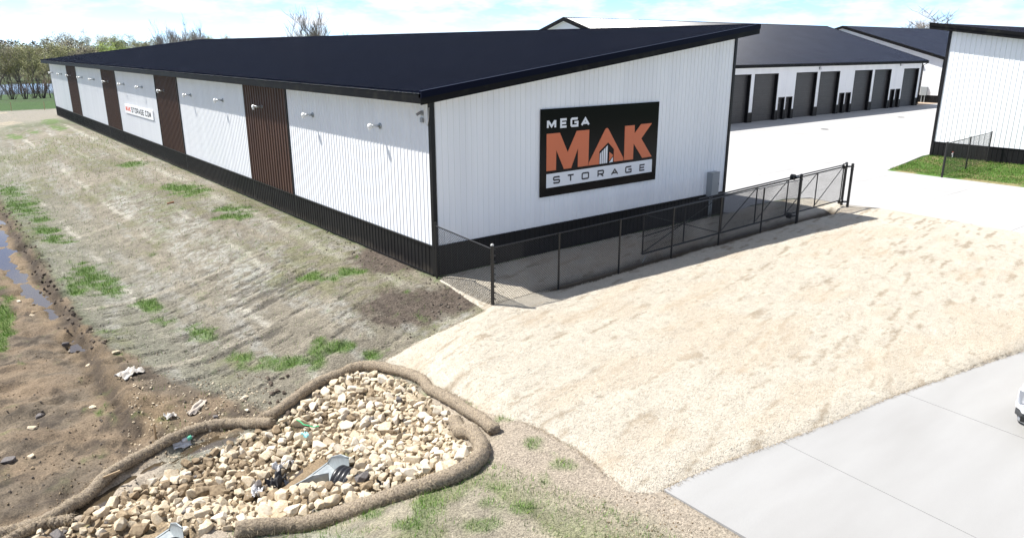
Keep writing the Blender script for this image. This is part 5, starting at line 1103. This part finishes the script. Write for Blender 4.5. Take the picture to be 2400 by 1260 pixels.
# green blades
n = 420000; x = g_.uniform(-12.5, -.2, n); y = -15+g_.beta(.8, 2.6, n)*75; m_ = green_mask(x, y); keep = (m_ > g_.uniform(.15, 1, n)) & ~inpoly(x, y, RP) & ~inpoly(x, y, STRAWP) & ((y > -7) | (g_.random(n) < .45)); x, y = x[keep], y[keep]
x3 = g_.uniform(-9.3, -.4, 9000); y3 = g_.uniform(-5, 55, 9000); x4 = g_.uniform(-9.5, -3.5, 16000); y4 = g_.uniform(-16, -7.2, 16000); k4 = ~inpoly(x4, y4, RP) & ~inpoly(x4, y4, STRAWP) & ~inpoly(x4, y4, DRIVE) & (fbm(x4*1.1, y4*1.1, 63, 4) > g_.uniform(.35, .6, 16000)) & (x4+.25*(y4+12) < -4.6); x = np.concatenate([x, x3, x4[k4]]); y = np.concatenate([y, y3, y4[k4]])
n = len(x); sc_f = 1+np.hypot(x+12, y+19)/60; c = np.array([[.085, .19, .02], [.12, .24, .03], [.06, .13, .02], [.20, .22, .06]])[g_.choice(4, n, p=[.4, .3, .2, .1])]*g_.uniform(.7, 1.1, (n, 1))
strands('grass', x, y, terrain(x, y)-.01, g_.uniform(.05, .13, n)*sc_f, g_.uniform(.003, .006, n)*sc_f, g_.uniform(0, 6.28, n), g_.uniform(.5, 1.5, n), c, M_STR, 'patches of new green grass on the slope and by the rocks')
x = g_.uniform(33.8, 42.1, 26000); y = g_.uniform(-8, 2.2, 26000); keep = inpoly(x, y, GRASSP); x, y = x[keep], y[keep]; n = len(x); c = np.array([[.075, .165, .02], [.10, .20, .03], [.22, .18, .09]])[g_.choice(3, n, p=[.45, .35, .2])]*g_.uniform(.7, 1.1, (n, 1))
strands('lawn_grass', x, y, np.full(n, .05), g_.uniform(.07, .14, n), np.full(n, .012), g_.uniform(0, 6.28, n), g_.uniform(.5, 1.5, n), c, M_STR, 'short lawn grass beside the right building')
# straw blanket fibres
n = 260000; x = -5.5+27.5*g_.beta(1, 1.7, n); y = g_.uniform(-14.5, -.2, len(x)); th_ = ss(.60, .76, fbm(x*1.15, y*7.0-1.5*x, 74, 4)); tr_ = np.exp(-((y+2.98+.25*(fbm(x*1.2, y*0+3.1, 77, 3)-.5))/.27)**2)*ss(1.4, 3, x)*(1-ss(19.5, 20.5, x)); ins = inpoly(x, y, STRAWP) & (g_.random(len(x)) > np.maximum(.75*th_, 1.3*tr_)); x, y = x[ins], y[ins]; n = len(x); sd_ = edist(x, y, STRAWP)
c = np.array([[.53, .485, .40], [.48, .425, .34], [.40, .34, .255], [.58, .54, .46], [.24, .195, .14]])[g_.choice(5, n, p=[.38, .3, .13, .16, .03])]*g_.uniform(.75, 1.1, (n, 1))
fz = straw_z(x, y, sd_)+g_.uniform(-.005, .02, n); ok = fz > np.where(inpoly(x, y, DRIVE), DRIVE_Z+.004, -9)
strands('straw_fibre', x[ok], y[ok], fz[ok], (g_.uniform(.03, .09, n)*(1+np.hypot(x+12, y+19)/60))[ok], (g_.uniform(.0015, .004, n)*(1+np.hypot(x+12, y+19)/40))[ok], np.where(g_.random(n) < .65, g_.normal(.25, .55, n)+np.pi*g_.integers(0, 2, n), g_.uniform(0, 6.28, n))[ok], g_.normal(.05, .12, n)[ok], c[ok], M_STR, 'loose pale fibres of the straw blanket')
# ragged fringe where the blanket meets the driveway and the turf
fr = []
for P in (drive_edge, [pick(a, b) for a, b in [(1140, 728), (1040, 775), (915, 838), (893, 852), (985, 888), (1100, 945), (1225, 985), (1330, 1040), (1420, 1112), (1520, 1156)]]):
    for i in range(len(P)-1):
        k = int(np.hypot(*(P[i+1]-P[i])[:2])*200); t = g_.random(k); q = P[i][None, :2]*(1-t[:, None])+P[i+1][None, :2]*t[:, None]; fr.append(q+g_.normal(0, .03, (k, 2)))
q = np.concatenate(fr); x, y = q[:, 0], q[:, 1]; n = len(x); c = np.array([[.40, .33, .24], [.30, .24, .165], [.15, .115, .075]])[g_.choice(3, n, p=[.5, .3, .2])]*g_.uniform(.7, 1.05, (n, 1))
strands('straw_fringe', x, y, np.maximum(np.where(inpoly(x, y, DRIVE), DRIVE_Z+.006, -9), terrain(x, y)+.01), g_.uniform(.04, .11, n), g_.uniform(.002, .005, n), g_.uniform(0, 6.28, n), g_.uniform(0, .4, n), c, M_STR, 'frayed straw edge of the blanket along the driveway')
